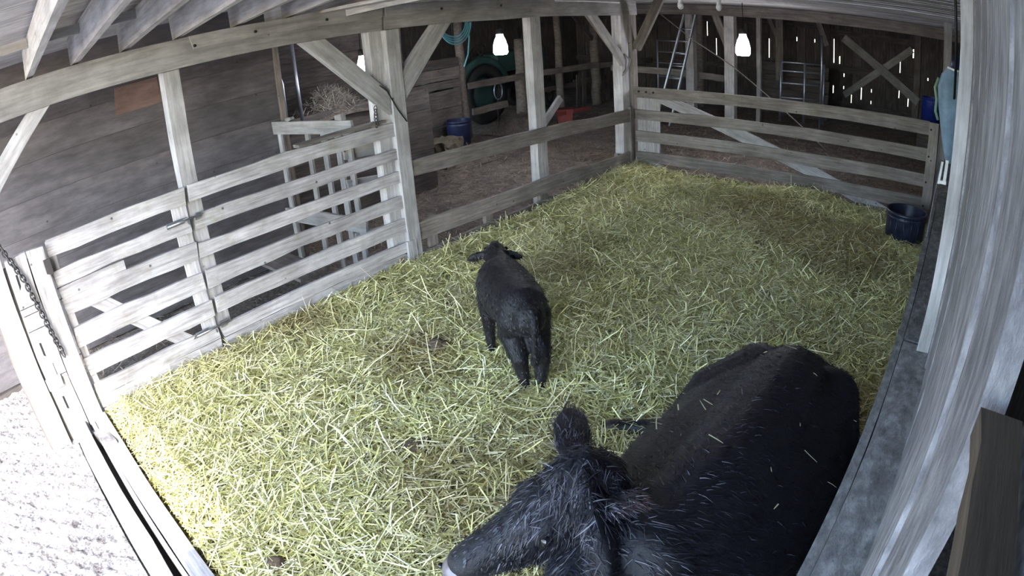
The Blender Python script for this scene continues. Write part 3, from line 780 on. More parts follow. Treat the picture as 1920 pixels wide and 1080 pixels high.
tg = thing('tube_gate', (1.0, 5, 0), 'bluish steel tube gate left of the far braced door', 'gate')
for p in ((0.59, 5.0), (1.05, 5.2), (1.42, 5.4)):
    tube('upright_tube', [(p[0], p[1], 0.1), (p[0], p[1], 1.35)], 0.026, M_GALV, tg, 8)
for zz in (0.3, 0.6, 0.9, 1.15, 1.33):
    tube('rail_tube', [(0.59, 5.0, zz), (1.05, 5.2, zz), (1.42, 5.4, zz)], 0.018, M_GALV, tg, 6)
tag(tube('steel_pole', [(1.45, 5.0, 0.0), (1.46, 5.0, 1.3), (1.45, 5.0, 1.95)], 0.025, M_GALV, None, 8), 'tall thin pale pole beside the tube gate', 'pole')
tg2 = thing('pipe_panel', (-1.9, 5.0, 0), 'grey pipe panel seen just right of the corner post', 'gate')
for xx in (-2.25, -1.55):
    tube('upright_tube', [(xx, 5.0, 0.0), (xx, 5.0, 1.62)], 0.022, M_GALV, tg2, 6)
for zz in (0.5, 0.8, 1.1, 1.35, 1.6):
    tube('rail_tube', [(-2.25, 5.0, zz), (-1.55, 5.0, zz)], 0.016, M_GALV, tg2, 6)

def rail(label, a, b, w=0.13, mat=W_MID):
    return tag(plank('stall_rail', a, b, (0, 0, 1), w, 0.045, mat, None, 4, 0.004), label, 'rail')
rail('dull rail across the bay left of the mid post', (-3.9, 0.8, 0.98), (-3.9, 2.35, 0.98))
rail('lower broken rail behind the navy bucket', (-3.88, 0.85, 0.48), (-3.88, 1.8, 0.50))
rail('dull rail between the slim and forked log posts', (-3.9, 2.5, 0.98), (-3.9, 5.1, 0.98))
rail('dull rail right of the forked log post', (-3.9, 5.2, 0.95), (-3.9, 7.8, 0.9))
rail('dull rail behind the ladder', (-2.9, 4.12, 1.02), (-1.1, 4.12, 1.0))
rail('short rail between the ladder post and the braced post', (-0.85, 4.1, 0.98), (-0.3, 4.1, 0.96))
rail('low grey rail behind the slim log post', (-4.2, 3.0, 0.55), (-4.2, 5.0, 0.55), 0.1, W_DARK)
bpn = thing('board_partition', (0.5, 6.5, 0), 'dark board partition left of and behind the tube gate', 'partition')
for i in range(4):
    plank('board', (-0.3, 6.5, 0.15 + i * 0.3), (1.3, 6.5, 0.15 + i * 0.305), (0, 0, 1), 0.29, 0.03, W_DARK, bpn, 3, 0.004)
sf = thing('stall_partition', (-4.15, 5.2, 0), 'low dark slatted stall partition around the forked log post', 'partition')
for k, yy in enumerate((4.6, 4.85, 5.4, 5.65, 5.9)):
    plank('slat', (-4.15, yy, 0.0), (-4.15, yy + 0.03, 0.75 + 0.08 * (k % 2)), (0, 1, 0), 0.14, 0.03, W_DARK, sf, 2, 0.004)
plank('slat_rail', (-4.18, 4.5, 0.6), (-4.18, 6.0, 0.6), (0, 0, 1), 0.1, 0.03, W_DARK, sf, 2, 0.004)

bw = thing('plank_bin', (-3.95, -0.2, 0), 'old plank bin wall in the dark bay right of the splice post', 'bin')
for i, (z0, w, m) in enumerate(((0.18, 0.3, W_DARK), (0.5, 0.3, W_MID), (0.82, 0.32, W_MID), (1.08, 0.14, W_POST), (1.27, 0.22, W_MID), (1.47, 0.18, W_DARK))):
    plank('board', (-3.95, -1.3, z0), (-3.95, 0.62, z0), (0, 0, 1), w - 0.006, 0.035, m if m is not W_POST else W_MID, bw, 3, 0.004)
plank('corner_board', (-3.99, 0.58, 0), (-3.99, 0.58, 1.5), (0, 1, 0), 0.07, 0.08, W_DARK, bw, 3)

def bucket(name, x, y, z, r0, r1, h, mat, label, tilt=None, rim=0.012, bail=True):
    t = thing(name, (x, y, z), label, 'bucket')
    lathe('shell', [(0.001, 0.012), (r0 * 0.97, 0.012), (r1 - 0.006, h - 0.005), (r1 - 0.006, h), (r1 + rim, h), (r1 + rim, h - 0.03), (r1 + 0.002, h - 0.032), (r1 - 0.003, h * 0.86), (r1 + 0.006, h * 0.85), (r1 + 0.004, h * 0.83), (r0, 0.0), (0.001, 0.0)], mat, t, (x, y, z), 36, tilt)
    return t
bk = bucket('feed_bucket', 3.83, -0.84, 0.03, 0.205, 0.225, 0.38, M_BLACKP, 'dark ribbed muck bucket standing in the far right corner of the pen')
for k in range(16):
    an = 2 * math.pi * k / 16
    tube('rib', [(3.83 + 0.21 * math.cos(an), -0.84 + 0.21 * math.sin(an), 0.08), (3.83 + 0.225 * math.cos(an), -0.84 + 0.225 * math.sin(an), 0.37)], 0.005, M_BLACKP, bk, 4)
tube('rope_handle', [(3.83 - 0.1, -0.82 - 0.20, 0.36), (3.83 - 0.06, -1.045, 0.30), (3.83 + 0.04, -1.05, 0.30), (3.83 + 0.09, -0.82 - 0.205, 0.36)], 0.008, M_RUBBER, bk, 6)
b2 = bucket('navy_tub', -3.62, 0.2, 0.0, 0.19, 0.215, 0.46, M_BLUEP, 'navy blue tub under the log post in the dark bay')
b3 = bucket('blue_barrel', 3.75, 5.2, 0.55, 0.20, 0.20, 0.5, M_BLUEB, 'bright blue tub beyond the right end of the back gate')
plank('stand_block', (3.5, 5.2, 0.27), (4.0, 5.2, 0.27), (0, 1, 0), 0.4, 0.54, W_DARK, b3, 1)

def bale(name, x, y, z, rz, sx, sy, sz, label, mat):
    bm = bmesh.new(); bmesh.ops.create_cube(bm, size=1)
    bmesh.ops.subdivide_edges(bm, edges=list(bm.edges), cuts=5, use_grid_fill=True)
    for v in bm.verts:
        v.co.x *= sx; v.co.y *= sy; v.co.z *= sz
        v.co += Vector(rng.normal(0, 0.012, 3))
    me = bpy.data.meshes.new(name); bm.to_mesh(me); bm.free()
    o = link(name, me, mat); place(o, (x, y, z + sz / 2), Matrix.Rotation(rz, 3, 'Z'))
    return tag(o, label, 'hay bale')
M_BALE = ground_mat('old_hay', [(0.36, (0.05, 0.042, 0.03)), (0.52, (0.15, 0.13, 0.09)), (0.7, (0.28, 0.25, 0.18))], 9, 1.0, 0.04, 70)
bale('hay_bale', -2.78, -0.95, 0.0, 0.3, 0.36, 0.55, 0.40, 'broken grey hay bale low in the dark bay beside the splice post', M_BALE)
heap('hay_spill', -2.75, -0.5, 0.0, 0.5, 0.5, 0.16, 700, [(0.2, 0.17, 0.12), (0.13, 0.11, 0.08)], 'spilled dull hay in front of the navy tub')
heap('hay_spill', -3.6, 1.9, 0.0, 0.7, 0.8, 0.28, 1100, [(0.16, 0.14, 0.1), (0.1, 0.085, 0.06)], 'dark hay pile left of the mid post, behind the fence')

# hose coil
hs = thing('hose_coil', (-1.0, -2.2, 2.2), 'teal hose coil hanging under the beam', 'hose')
for k in range(4):
    pts = []
    for q in range(22):
        an = math.pi * (1.02 + q / 21 * 0.96)
        pts.append((-1.0 + 0.01 * k, -2.26 + (0.20 + 0.018 * k) * math.cos(an), 2.2 + (0.17 + 0.03 * k) * math.sin(an)))
    tube('hose_loop', pts, 0.010, M_HOSE, hs, 6)
tube('hose_tail', [(-0.98, -2.05, 2.2), (-0.98, -2.04, 2.0), (-0.98, -2.08, 1.8), (-0.98, -2.16, 1.66)], 0.009, M_HOSE, hs, 6)
tag(tube('hose_hanger', [(-1.02, -2.26, 2.4), (-1.02, -2.26, 2.0)], 0.012, M_IRON, None, 6), 'dark hook strap carrying the teal hose', 'hook')

tag(tube('stay_cable', [(-1.34, 3.3, 2.25), (-0.6, 3.3, 1.72), (0.18, 3.3, 1.28), (0.85, 3.3, 0.82), (1.5, 3.2, 0.4), (2.1, 3.1, 0.0)], 0.011, M_ROPE, None, 6), 'slanting grey rope stretched past the ladder to the back gate', 'rope')
tag(tube('cable', [(0.0, -4.22, 1.80), (0.04, -4.10, 1.68), (0.065, -4.02, 1.50), (0.055, -3.93, 1.38)], 0.006, M_IRON, None, 5), 'thin black cable running down the splice post', 'cable')
tag(tube('rope_loop', [(0.0, -0.22, 1.66), (0.03, -0.12, 1.58), (0.01, -0.16, 1.45), (0.0, -0.28, 1.38)], 0.012, M_ROPE, None, 6), 'loop of pale rope tied round the corner post', 'rope')
tag(tube('cable', [(4.215, -4.4, 2.4), (4.22, -4.2, 2.1), (4.22, -3.8, 1.9)], 0.008, M_IRON, None, 5), 'black cable hanging behind the white-edged stud', 'cable')

tag(tube('conduit', [(0.035, -1.75, 2.40), (0.04, -1.7, 2.37), (0.04, -1.1, 2.365), (0.04, -0.35, 2.35)], 0.01, M_WHITE, None, 6), 'white cable clipped along the beam left of the corner post', 'cable')

# red tipped barrow
wbw = thing('wheelbarrow', (-2.4, 1.7, 0), 'tipped red barrow with a pale handle beyond the two-rail fence', 'wheelbarrow')
plank('handle', (-2.6, 1.05, 0.08), (-2.6, 1.83, 0.66), (0, 0, 1), 0.13, 0.06, W_POST, wbw, 2)
V, Fc = merge([tube_data([(-2.7, 2.05, 0.05), (-2.7, 2.05, 0.42)], [0.16, 0.22], 4)])
raw('tray', V, Fc, M_RED, wbw)
plank('tray_rim', (-2.62, 1.75, 0.36), (-2.5, 2.6, 0.36), (0, 0, 1), 0.06, 0.03, M_RED, wbw, 1)
tube('wheel', [(-2.95 + 0.0, 2.35 + 0.16 * math.cos(a), 0.16 + 0.13 * math.sin(a)) for a in np.linspace(0, 6.28, 14)[:-1]], 0.03, M_RUBBER, wbw, 6, True)

# old tractor
tr = thing('old_tractor', (-5.3, 3.2, 0), 'dim green tractor parked in the dark behind the stall rails', 'tractor')
plank('hood', (-5.3, 2.9, 1.18), (-5.3, 4.5, 1.22), (0, 0, 1), 0.42, 0.55, M_TRACTOR, tr, 4, 0.006)
plank('chassis', (-5.3, 2.0, 0.75), (-5.3, 4.5, 0.75), (0, 0, 1), 0.35, 0.4, M_IRON, tr, 2, 0.0)
for sgn in (-1, 1):
    xx = -5.3 + sgn * 0.55
    w = tube('rear_wheel', [(xx, 2.1 + 0.52 * math.cos(a), 0.62 + 0.52 * math.sin(a)) for a in np.linspace(0, 6.2832, 25)[:-1]], 0.13, M_RUBBER, tr, 8, True)
    lathe('wheel_hub', [(0.001, 0.03), (0.3, 0.03), (0.38, -0.03), (0.001, -0.04)], M_TRACTOR, w, (xx, 2.1, 0.62), 16, Matrix.Rotation(math.pi / 2, 3, 'Y'))
    tube('front_wheel', [(xx, 4.3 + 0.24 * math.cos(a), 0.32 + 0.24 * math.sin(a)) for a in np.linspace(0, 6.2832, 19)[:-1]], 0.09, M_RUBBER, tr, 8, True)
    tube('fender', [(xx, 2.1 + 0.72 * math.cos(a), 0.62 + 0.72 * math.sin(a)) for a in np.linspace(0.3, 2.9, 12)], 0.09, M_TRACTOR, tr, 6)
stw = tube('steering_wheel', [(-5.3 + 0.2 * math.cos(a), 2.55 + 0.12 * math.sin(a), 1.5 + 0.14 * math.sin(a)) for a in np.linspace(0, 6.2832, 19)[:-1]], 0.016, M_IRON, tr, 6, True)
tube('steering_column', [(-5.3, 2.55, 1.5), (-5.3, 2.85, 1.25)], 0.02, M_IRON, tr, 6)
tube('exhaust', [(-5.15, 3.8, 1.4), (-5.15, 3.8, 1.95)], 0.03, M_IRON, tr, 8)
plank('seat', (-5.3, 2.05, 1.15), (-5.3, 2.35, 1.1), (1, 0, 0), 0.4, 0.05, M_IRON, tr, 2)
# hand wheel on a stand
hw = thing('hand_wheel', (-4.2, 1.9, 0), 'small spoked hand wheel between the rails left of the thick log post', 'wheel')
tube('rim', [(-4.2, 1.92 + 0.12 * math.cos(a), 0.72 + 0.17 * math.sin(a)) for a in np.linspace(0, 6.2832, 19)[:-1]], 0.013, M_GALV, hw, 6, True)
for k in range(3):
    a = k * math.pi / 3 + 0.3
    tube('spoke', [(-4.2, 1.92 - 0.12 * math.cos(a), 0.72 - 0.17 * math.sin(a)), (-4.2, 1.92 + 0.12 * math.cos(a), 0.72 + 0.17 * math.sin(a))], 0.009, M_CHAIN, hw, 5)
tube('stand', [(-4.25, 1.92, 0.0), (-4.22, 1.92, 0.72)], 0.02, M_IRON, hw, 6)
tag(tube('sack_cloth', [(-1.6, 3.0, 0.10), (-1.6, 3.0, 0.2), (-1.6, 3.0, 0.34), (-1.6, 3.0, 0.42)], [0.2, 0.26, 0.2, 0.06], M_BLUEP, None, 10), 'slumped bluish sack left of the corner post', 'sack')

# ------------------------------------------------------------------ right side hangings
V, Fc = [], []
prof = [(1.93, 4.12, 4.26, 0.02), (1.86, 4.07, 4.275, 0.06), (1.74, 4.035, 4.28, 0.09), (1.55, 4.05, 4.285, 0.09), (1.38, 4.085, 4.285, 0.075), (1.18, 4.13, 4.285, 0.055), (0.98, 4.19, 4.285, 0.03)]
sk = thing('hanging_sack', (4.2, -0.8, 0.95), 'pale blue feed sack hanging beside the white-edged stud', 'sack')
n = 14
for (zz, xa, xb, th) in prof:
    for k in range(n):
        an = 2 * math.pi * k / n
        V.append(((xa + xb) / 2 + (xb - xa) / 2 * math.cos(an) + rng.normal(0, 0.003), -0.8 + th * math.sin(an) * (1 + 0.2 * math.cos(3 * an)), zz + rng.normal(0, 0.006)))
for i in range(len(prof) - 1):
    for k in range(n):
        Fc.append((i * n + k, i * n + (k + 1) % n, (i + 1) * n + (k + 1) % n, (i + 1) * n + k))
Fc.append(tuple(range(n))); Fc.append(tuple((len(prof) - 1) * n + k for k in range(n - 1, -1, -1)))
raw('sack_body', V, Fc, M_BAG, sk, True)
tube('tie_neck', [(4.21, -0.8, 1.92), (4.22, -0.8, 2.06)], [0.05, 0.045], M_BLUEP, sk, 10)
tube('white_hem', [(4.13, -0.86, 1.94), (4.2, -0.87, 1.925), (4.27, -0.85, 1.92)], 0.012, M_WHITE, sk, 6)
tube('green_strap', [(4.04, -0.85, 1.82), (4.005, -0.86, 1.72), (4.03, -0.86, 1.6), (4.025, -0.86, 1.48), (4.06, -0.86, 1.40)], 0.016, M_GREENP, sk, 6)
wl_ = thing('white_latch', (4.15, -1.5, 0.9), 'white plastic bracket clipped on the right-hand sill', 'bracket')
plank('bracket_arm', (4.145, -1.62, 0.93), (4.16, -1.55, 1.12), (1, 0, 0), 0.022, 0.03, M_WHITE, wl_, 1, 0, 0, 0)
plank('bracket_arm', (4.20, -1.62, 0.96), (4.205, -1.55, 1.14), (1, 0, 0), 0.03, 0.03, M_WHITE, wl_, 1, 0, 0, 0)
plank('bracket_base', (4.14, -1.6, 0.95), (4.22, -1.6, 0.95), (0, 0, 1), 0.03, 0.05, M_WHITE, wl_, 1, 0, 0, 0)
tag(tube('wire', [(4.13, -0.5, 0.93), (4.13, -2.0, 0.925), (4.14, -3.2, 0.92)], 0.005, M_GALV, None, 5), 'thin bare wire lying along the right-hand sill', 'wire')

# dung
def dung(x, y, r, h, label, seed):
    bm = bmesh.new(); bmesh.ops.create_icosphere(bm, subdivisions=3, radius=1)
    q = np.random.default_rng(seed)
    for v in bm.verts:
        f = 1 + 0.18 * math.sin(5 * v.co.x + seed) * math.cos(6 * v.co.y) + q.normal(0, 0.03)
        v.co = Vector((v.co.x * r * f, v.co.y * r * 0.8 * f, v.co.z * h * f))
    me = bpy.data.meshes.new('dung_clod'); bm.to_mesh(me); bm.free()
    me.polygons.foreach_set('use_smooth', [True] * len(me.polygons))
    o = link('dung_clod', me, M_DUNG); place(o, (x, y, float(bed_h(np.array(x), np.array(y))) + h * 0.55))
    return tag(o, label, 'dung')
dung(1.32, -4.93, 0.085, 0.05, 'brown dung clod in the straw left of the calf', 1)
dung(1.98, -5.75, 0.11, 0.03, 'flat trodden dung patch midway between calf and black cow head', 2)
dung(2.16, -6.8, 0.06, 0.04, 'small dung clod at the bottom edge by the sill', 3)
dung(2.44, -1.85, 0.10, 0.03, 'flat dung pat in the straw before the back gate', 4)

# ------------------------------------------------------------------ animals
def loft(stations, n=20, cap=5):
    """stations: (centre, half width vector, half height vector). closed rounded tube"""
    V, Fc = [], []
    S = [(Vector(c), Vector(a), Vector(b)) for c, a, b in stations]
    d0 = (S[0][0] - S[1][0]).normalized(); d1 = (S[-1][0] - S[-2][0]).normalized()
    full = []
    for k in range(cap, 0, -1):
        an = math.pi / 2 * k / (cap + 0.4)
        c, a, b = S[0]; r = (a.length + b.length) / 2
        full.append((c + d0 * r * 0.75 * math.sin(an), a * math.cos(an), b * math.cos(an)))
    full += S
    for k in range(1, cap + 1):
        an = math.pi / 2 * k / (cap + 0.4)
        c, a, b = S[-1]; r = (a.length + b.length) / 2
        full.append((c + d1 * r * 0.75 * math.sin(an), a * math.cos(an), b * math.cos(an)))
    for c, a, b in full:
        for k in range(n):
            an = 2 * math.pi * k / n
            V.append(c + a * math.cos(an) + b * math.sin(an))
    m = len(full)
    for i in range(m - 1):
        for k in range(n):
            Fc.append((i * n + k, i * n + (k + 1) % n, (i + 1) * n + (k + 1) % n, (i + 1) * n + k))
    Fc.append(tuple(range(n - 1, -1, -1))); Fc.append(tuple((m - 1) * n + k for k in range(n)))
    return V, Fc

def limb(pts, rads, flat=1.0, side=None):
    st = []
    P = [Vector(p) for p in pts]
    for i, p in enumerate(P):
        d = (P[min(i + 1, len(P) - 1)] - P[max(i - 1, 0)]).normalized()
        ref = Vector(side) if side is not None else (Vector((0, 1, 0)) if abs(d.y) < 0.8 else Vector((1, 0, 0)))
        a = (ref - d * ref.dot(d)).normalized(); b = d.cross(a)
        r = rads[i]
        st.append((p, a * r, b * r * flat))
    return st

def body_mesh(name, lofts, voxel, smooth, mat, org):
    V, Fc = merge([loft(s) for s in lofts])
    me = bpy.data.meshes.new(name); me.from_pydata([Vector(v) - Vector(org) for v in V], [], Fc)
    bm = bmesh.new(); bm.from_mesh(me); bmesh.ops.recalc_face_normals(bm, faces=bm.faces); bm.to_mesh(me); bm.free()
    o = bpy.data.objects.new(name, me); COL.objects.link(o)
    r = o.modifiers.new('r', 'REMESH'); r.mode = 'VOXEL'; r.voxel_size = voxel
    s = o.modifiers.new('s', 'SMOOTH'); s.iterations = smooth; s.factor = 0.5
    dg = bpy.context.evaluated_depsgraph_get()
    nm = bpy.data.meshes.new_from_object(o.evaluated_get(dg))
    o.modifiers.clear(); o.data = nm; nm.name = name
    nm.materials.clear(); nm.materials.append(mat)
    nm.polygons.foreach_set('use_smooth', [True] * len(nm.polygons))
    o.location = org
    return o

def hide_mat(name, base, rough=0.5, sheen=0.3):
    m, nt, bs = newmat(name)
    tc = nt.nodes.new('ShaderNodeTexCoord')
    n = noise(nt, tc.outputs['Object'], 45, 7, 0.7)
    n2 = noise(nt, tc.outputs['Object'], 5, 4, 0.6)
    r = ramp(nt, n2.outputs[0], [(0.3, tuple(c * 0.6 for c in base)), (0.7, tuple(c * 1.5 for c in base))])
    nt.links.new(r.outputs[0], bs.inputs['Base Color'])
    bs.inputs['Roughness'].default_value = rough
    bs.inputs['Specular IOR Level'].default_value = 0.3
    bs.inputs['Sheen Weight'].default_value = sheen
    bs.inputs['Sheen Roughness'].default_value = 0.4
    b = nt.nodes.new('ShaderNodeBump'); b.inputs['Strength'].default_value = 0.5; b.inputs['Distance'].default_value = 0.01
    nt.links.new(n.outputs[0], b.inputs['Height']); nt.links.new(b.outputs[0], bs.inputs['Normal'])
    return m
M_HIDE = hide_mat('black_hide', (0.0055, 0.0055, 0.0075), 0.5, 0.04)
M_CALF = hide_mat('calf_black_hide', (0.0065, 0.006, 0.007), 0.5, 0.05)
M_NOSE = plain('damp_grey_muzzle', (0.12, 0.10, 0.11), 0.3)
M_EYE = plain('dark_wet_eye', (0.006, 0.005, 0.006), 0.08)
M_HOOF = plain('dark_hoof', (0.035, 0.028, 0.025), 0.5)

def fur(parent, n, lenf, widf, flow, colf, seed, lift=0.35, name='coat', curl=0.3, droop=0.3):
    me = parent.data
    r = np.random.default_rng(seed)
    nv = len(me.vertices); co = np.empty(nv * 3, np.float32); me.vertices.foreach_get('co', co); co = co.reshape(-1, 3)
    npoly = len(me.polygons)
    cen = np.empty(npoly * 3, np.float32); me.polygons.foreach_get('center', cen); cen = cen.reshape(-1, 3)
    nor = np.empty(npoly * 3, np.float32); me.polygons.foreach_get('normal', nor); nor = nor.reshape(-1, 3)
    ar = np.empty(npoly, np.float32); me.polygons.foreach_get('area', ar)
    w = ar * np.clip(lenf(cen + np.array(parent.location)) > 0, 0, 1)
    idx = r.choice(npoly, n, p=w / w.sum())
    P = cen[idx] + r.normal(0, 0.006, (n, 3)); N = nor[idx]
    W = P + np.array(parent.location)
    Fl = flow(W) + r.normal(0, curl, (n, 3))
    T = Fl - N * (Fl * N).sum(1, keepdims=True); T /= np.linalg.norm(T, axis=1, keepdims=True) + 1e-6
    D = T + N * r.uniform(0.4, 1.4, (n, 1)) * lift; D /= np.linalg.norm(D, axis=1, keepdims=True)
    L = lenf(W) * r.uniform(0.6, 1.3, n)
    bend = np.stack([r.normal(0, curl * 0.4, n), r.normal(0, curl * 0.4, n), -np.full(n, droop)], 1) * L[:, None]
    fn = N + r.normal(0, 0.4, (n, 3))
    V, Q, Cc = ribbons(P - N * 0.004, D, fn, L, widf * r.uniform(0.6, 1.4, n), colf(W, r), bend, 0.15)
    m = bpy.data.meshes.new(name); fast_mesh(m, V, Q, Cc)
    o = link(name, m, M_COAT, parent); o['kind'] = 'stuff'
    return o

# ---- cow, lying, head turned to the left
X, Z = Vector((1, 0, 0)), Vector((0, 0, 1))
def cs(x, y, z, w, h, tw=0.0):
    d = Vector((math.cos(tw), math.sin(tw), 0))
    return ((x, y, z), d * w, Z * h)
trunk = [cs(3.67, -4.62, 0.40, 0.24, 0.25), cs(3.67, -4.72, 0.41, 0.34, 0.31), cs(3.66, -4.92, 0.41, 0.41, 0.345), cs(3.65, -5.2, 0.39, 0.45, 0.37), cs(3.64, -5.5, 0.39, 0.46, 0.38),
         cs(3.64, -5.8, 0.40, 0.43, 0.38), cs(3.65, -6.08, 0.41, 0.37, 0.39), cs(3.66, -6.32, 0.42, 0.31, 0.36), cs(3.66, -6.5, 0.41, 0.25, 0.30)]
spine = limb([(3.69, -4.92, 0.585), (3.69, -5.1, 0.61), (3.69, -5.5, 0.62), (3.69, -5.9, 0.66), (3.68, -6.2, 0.68)], [0.19, 0.21, 0.21, 0.19, 0.16], 1.25)
hipL = limb([(3.55, -4.84, 0.56), (3.44, -5.02, 0.47), (3.34, -5.28, 0.28)], [0.20, 0.24, 0.20])
hipR = limb([(3.84, -4.80, 0.54), (3.92, -5.0, 0.42), (3.95, -5.25, 0.24)], [0.19, 0.19, 0.12])
shoulderL = limb([(3.52, -6.02, 0.62), (3.42, -6.12, 0.42)], [0.17, 0.18])
neck = [((3.62, -6.30, 0.58), Vector((0.10, -0.2, 0)), Z * 0.26), ((3.53, -6.24, 0.70), Vector((0.08, -0.15, 0)), Z * 0.19), ((3.44, -6.17, 0.80), Vector((0.07, -0.12, 0)), Z * 0.14), ((3.40, -6.14, 0.84), Vector((0.06, -0.10, 0)), Z * 0.12)]
poll, nose = Vector((3.385, -6.115, 0.875)), Vector((3.125, -6.50, 0.62))
hd = (nose - poll).normalized()
hs_ = hd.cross(Z).normalized()       # side axis of the head
hu = hs_.cross(hd).normalized()      # up from the face
def hp(t, s=0.0, u=0.0):
    return poll + hd * ((nose - poll).length * t) + hs_ * s + hu * u
head = [(hp(-0.06, 0, -0.05), hs_ * 0.105, hu * 0.10), (hp(0.12, 0, -0.05), hs_ * 0.125, hu * 0.115), (hp(0.30, 0, -0.055), hs_ * 0.125, hu * 0.12), (hp(0.48, 0, -0.06), hs_ * 0.10, hu * 0.105),
        (hp(0.68, 0, -0.055), hs_ * 0.078, hu * 0.085), (hp(0.86, 0, -0.05), hs_ * 0.075, hu * 0.075), (hp(0.97, 0, -0.05), hs_ * 0.07, hu * 0.065)]
jaw = limb([hp(0.08, 0, -0.16), hp(0.35, 0, -0.17), hp(0.62, 0, -0.135), hp(0.9, 0, -0.10)], [0.09, 0.085, 0.06, 0.045])
crown = limb([hp(-0.05, 0, 0.03), hp(0.12, 0, 0.045)], [0.06, 0.06])
browR = limb([hp(0.34, 0.085, 0.0), hp(0.42, 0.095, -0.015)], [0.035, 0.03])
browL = limb([hp(0.34, -0.085, 0.0), hp(0.42, -0.095, -0.015)], [0.035, 0.03])
# ears
eA0, eA1 = hp(0.04, 0.09, -0.03), Vector((3.11, -5.83, 0.84))
eB0, eB1 = hp(0.06, -0.09, -0.04), Vector((3.615, -6.175, 0.93))
sA = (eA1 - eA0).dot(hs_)
if sA < 0:
    eA0, eB0 = eB0, eA0
def ear(a, b, w):
    d = (b - a); nrm = (hu * 0.9 - hd * 0.5).normalized()
    wv = d.cross(nrm).normalized(); nn = wv.cross(d).normalized()
    return [(a, wv * 0.035, nn * 0.03), (a.lerp(b, 0.3), wv * w * 0.85, nn * 0.022), (a.lerp(b, 0.6), wv * w, nn * 0.016), (a.lerp(b, 0.85), wv * w * 0.9, nn * 0.012), (b, wv * w * 0.5, nn * 0.01)]
# legs tucked and stretched
hindleg = limb([(3.28, -5.28, 0.18), (3.12, -5.02, 0.13), (2.98, -4.92, 0.10), (2.86, -4.97, 0.085), (2.79, -5.0, 0.075)], [0.13, 0.075, 0.055, 0.045, 0.05])
frontL = limb([(3.42, -6.2, 0.34), (3.32, -6.5, 0.16), (3.36, -6.28, 0.10), (3.40, -6.08, 0.09)], [0.13, 0.085, 0.06, 0.05])
frontR = limb([(3.88, -6.25, 0.34), (3.90, -6.55, 0.16), (3.92, -6.25, 0.10)], [0.12, 0.085, 0.055])
tail = limb([(3.68, -4.52, 0.50), (3.70, -4.42, 0.36), (3.74, -4.38, 0.18), (3.84, -4.42, 0.10)], [0.05, 0.03, 0.025, 0.03])
cow = body_mesh('cow', [trunk, spine, hipL, hipR, shoulderL, neck, head, jaw, crown, browR, browL, ear(eA0, eA1, 0.072), ear(eB0, eB1, 0.06), hindleg, frontL, frontR, tail], 0.011, 9, M_HIDE, (3.65, -5.5, 0.0))
tag(cow, 'large shaggy black cow lying in the straw with its head turned left', 'cow')
for s in (-1, 1):
    p = hp(0.40, s * 0.118, -0.03)
    e = lathe('eye', [(0.022 * math.sin(a), 0.022 * math.cos(a)) for a in np.linspace(0, math.pi, 9)], M_EYE, cow, p, 12)
    e['label'] = 'dark glossy eye'
mz = [(hp(0.985, 0, -0.045), hs_ * 0.066, hu * 0.048), (hp(1.06, 0, -0.055), hs_ * 0.060, hu * 0.044)]
V, Fc = loft(mz, 18, 4)
o = raw('muzzle_pad', V, Fc, M_NOSE, cow, True); o['label'] = 'damp grey nose pad'
for s in (-1, 1):
    p = hp(1.105, s * 0.032, -0.03)
    q = lathe('nostril', [(0.013 * math.sin(a), 0.011 * math.cos(a)) for a in np.linspace(0, math.pi, 8)], M_EYE, o, p, 10)
V, Fc = loft(limb([(2.80, -5.0, 0.07), (2.74, -5.015, 0.06)], [0.052, 0.045]), 12, 3)
raw('hoof', V, Fc, M_HOOF, cow, True)

POL = np.array(poll); HD = np.array(hd); EA1 = np.array(eA1); EB1 = np.array(eB1); EA0 = np.array(eA0); EB0 = np.array(eB0)
HL = (nose - poll).length
EYES = [np.array(hp(0.40, q * 0.118, -0.03)) for q in (-1, 1)]
def headcoord(W):
    q = W - POL; t = q @ HD / HL; rad = np.linalg.norm(q - np.outer(q @ HD, HD), axis=1)
    return t, rad
def cow_len(W):
    L = np.full(len(W), 0.030)
    L = np.where(W[:, 2] < 0.05, 0, L)
    t, rad = headcoord(W)
    onh = (t > -0.3) & (t < 1.2) & (rad < 0.26)
    L = np.where(onh, np.interp(t, [-0.3, 0.0, 0.2, 0.5, 0.8, 0.95, 1.0], [0.035, 0.05, 0.04, 0.028, 0.016, 0.008, 0.0]), L)
    for a, b in ((EA0, EA1), (EB0, EB1)):
        d = (b - a); u = ((W - a) @ d) / (d @ d); rr = np.linalg.norm(W - a - np.outer(np.clip(u, 0, 1), d), axis=1)
        L = np.where((rr < 0.085) & (u > 0.15), 0.028 + 0.025 * np.clip(u, 0, 1), L)
    sh = np.clip((-5.75 - W[:, 1]) / 0.4, 0, 1) * (~onh)
    L = L + 0.02 * sh
    for e in EYES:
        L = np.where(np.linalg.norm(W - e, axis=1) < 0.036, 0, L)
    return L
def cow_flow(W):
    t, rad = headcoord(W)
    f = np.zeros_like(W); f[:, 1] = 0.7; f[:, 0] = np.where(W[:, 0] < 3.68, -0.6, 0.6); f[:, 2] = -0.5
    onh = (t > -0.3) & (t < 1.2) & (rad < 0.26)
    hf = np.tile(HD * 0.25, (len(W), 1)) + (W - POL) * 2.0 * [1, 1, 1]; hf[:, 2] -= 0.5
    f = np.where(onh[:, None], hf, f)
    for a, b in ((EA0, EA1), (EB0, EB1)):
        d = (b - a); u = ((W - a) @ d) / (d @ d); rr = np.linalg.norm(W - a - np.outer(np.clip(u, 0, 1), d), axis=1)
        f = np.where(((rr < 0.085) & (u > 0.15))[:, None], d / np.linalg.norm(d) * 1.5, f)
    return f
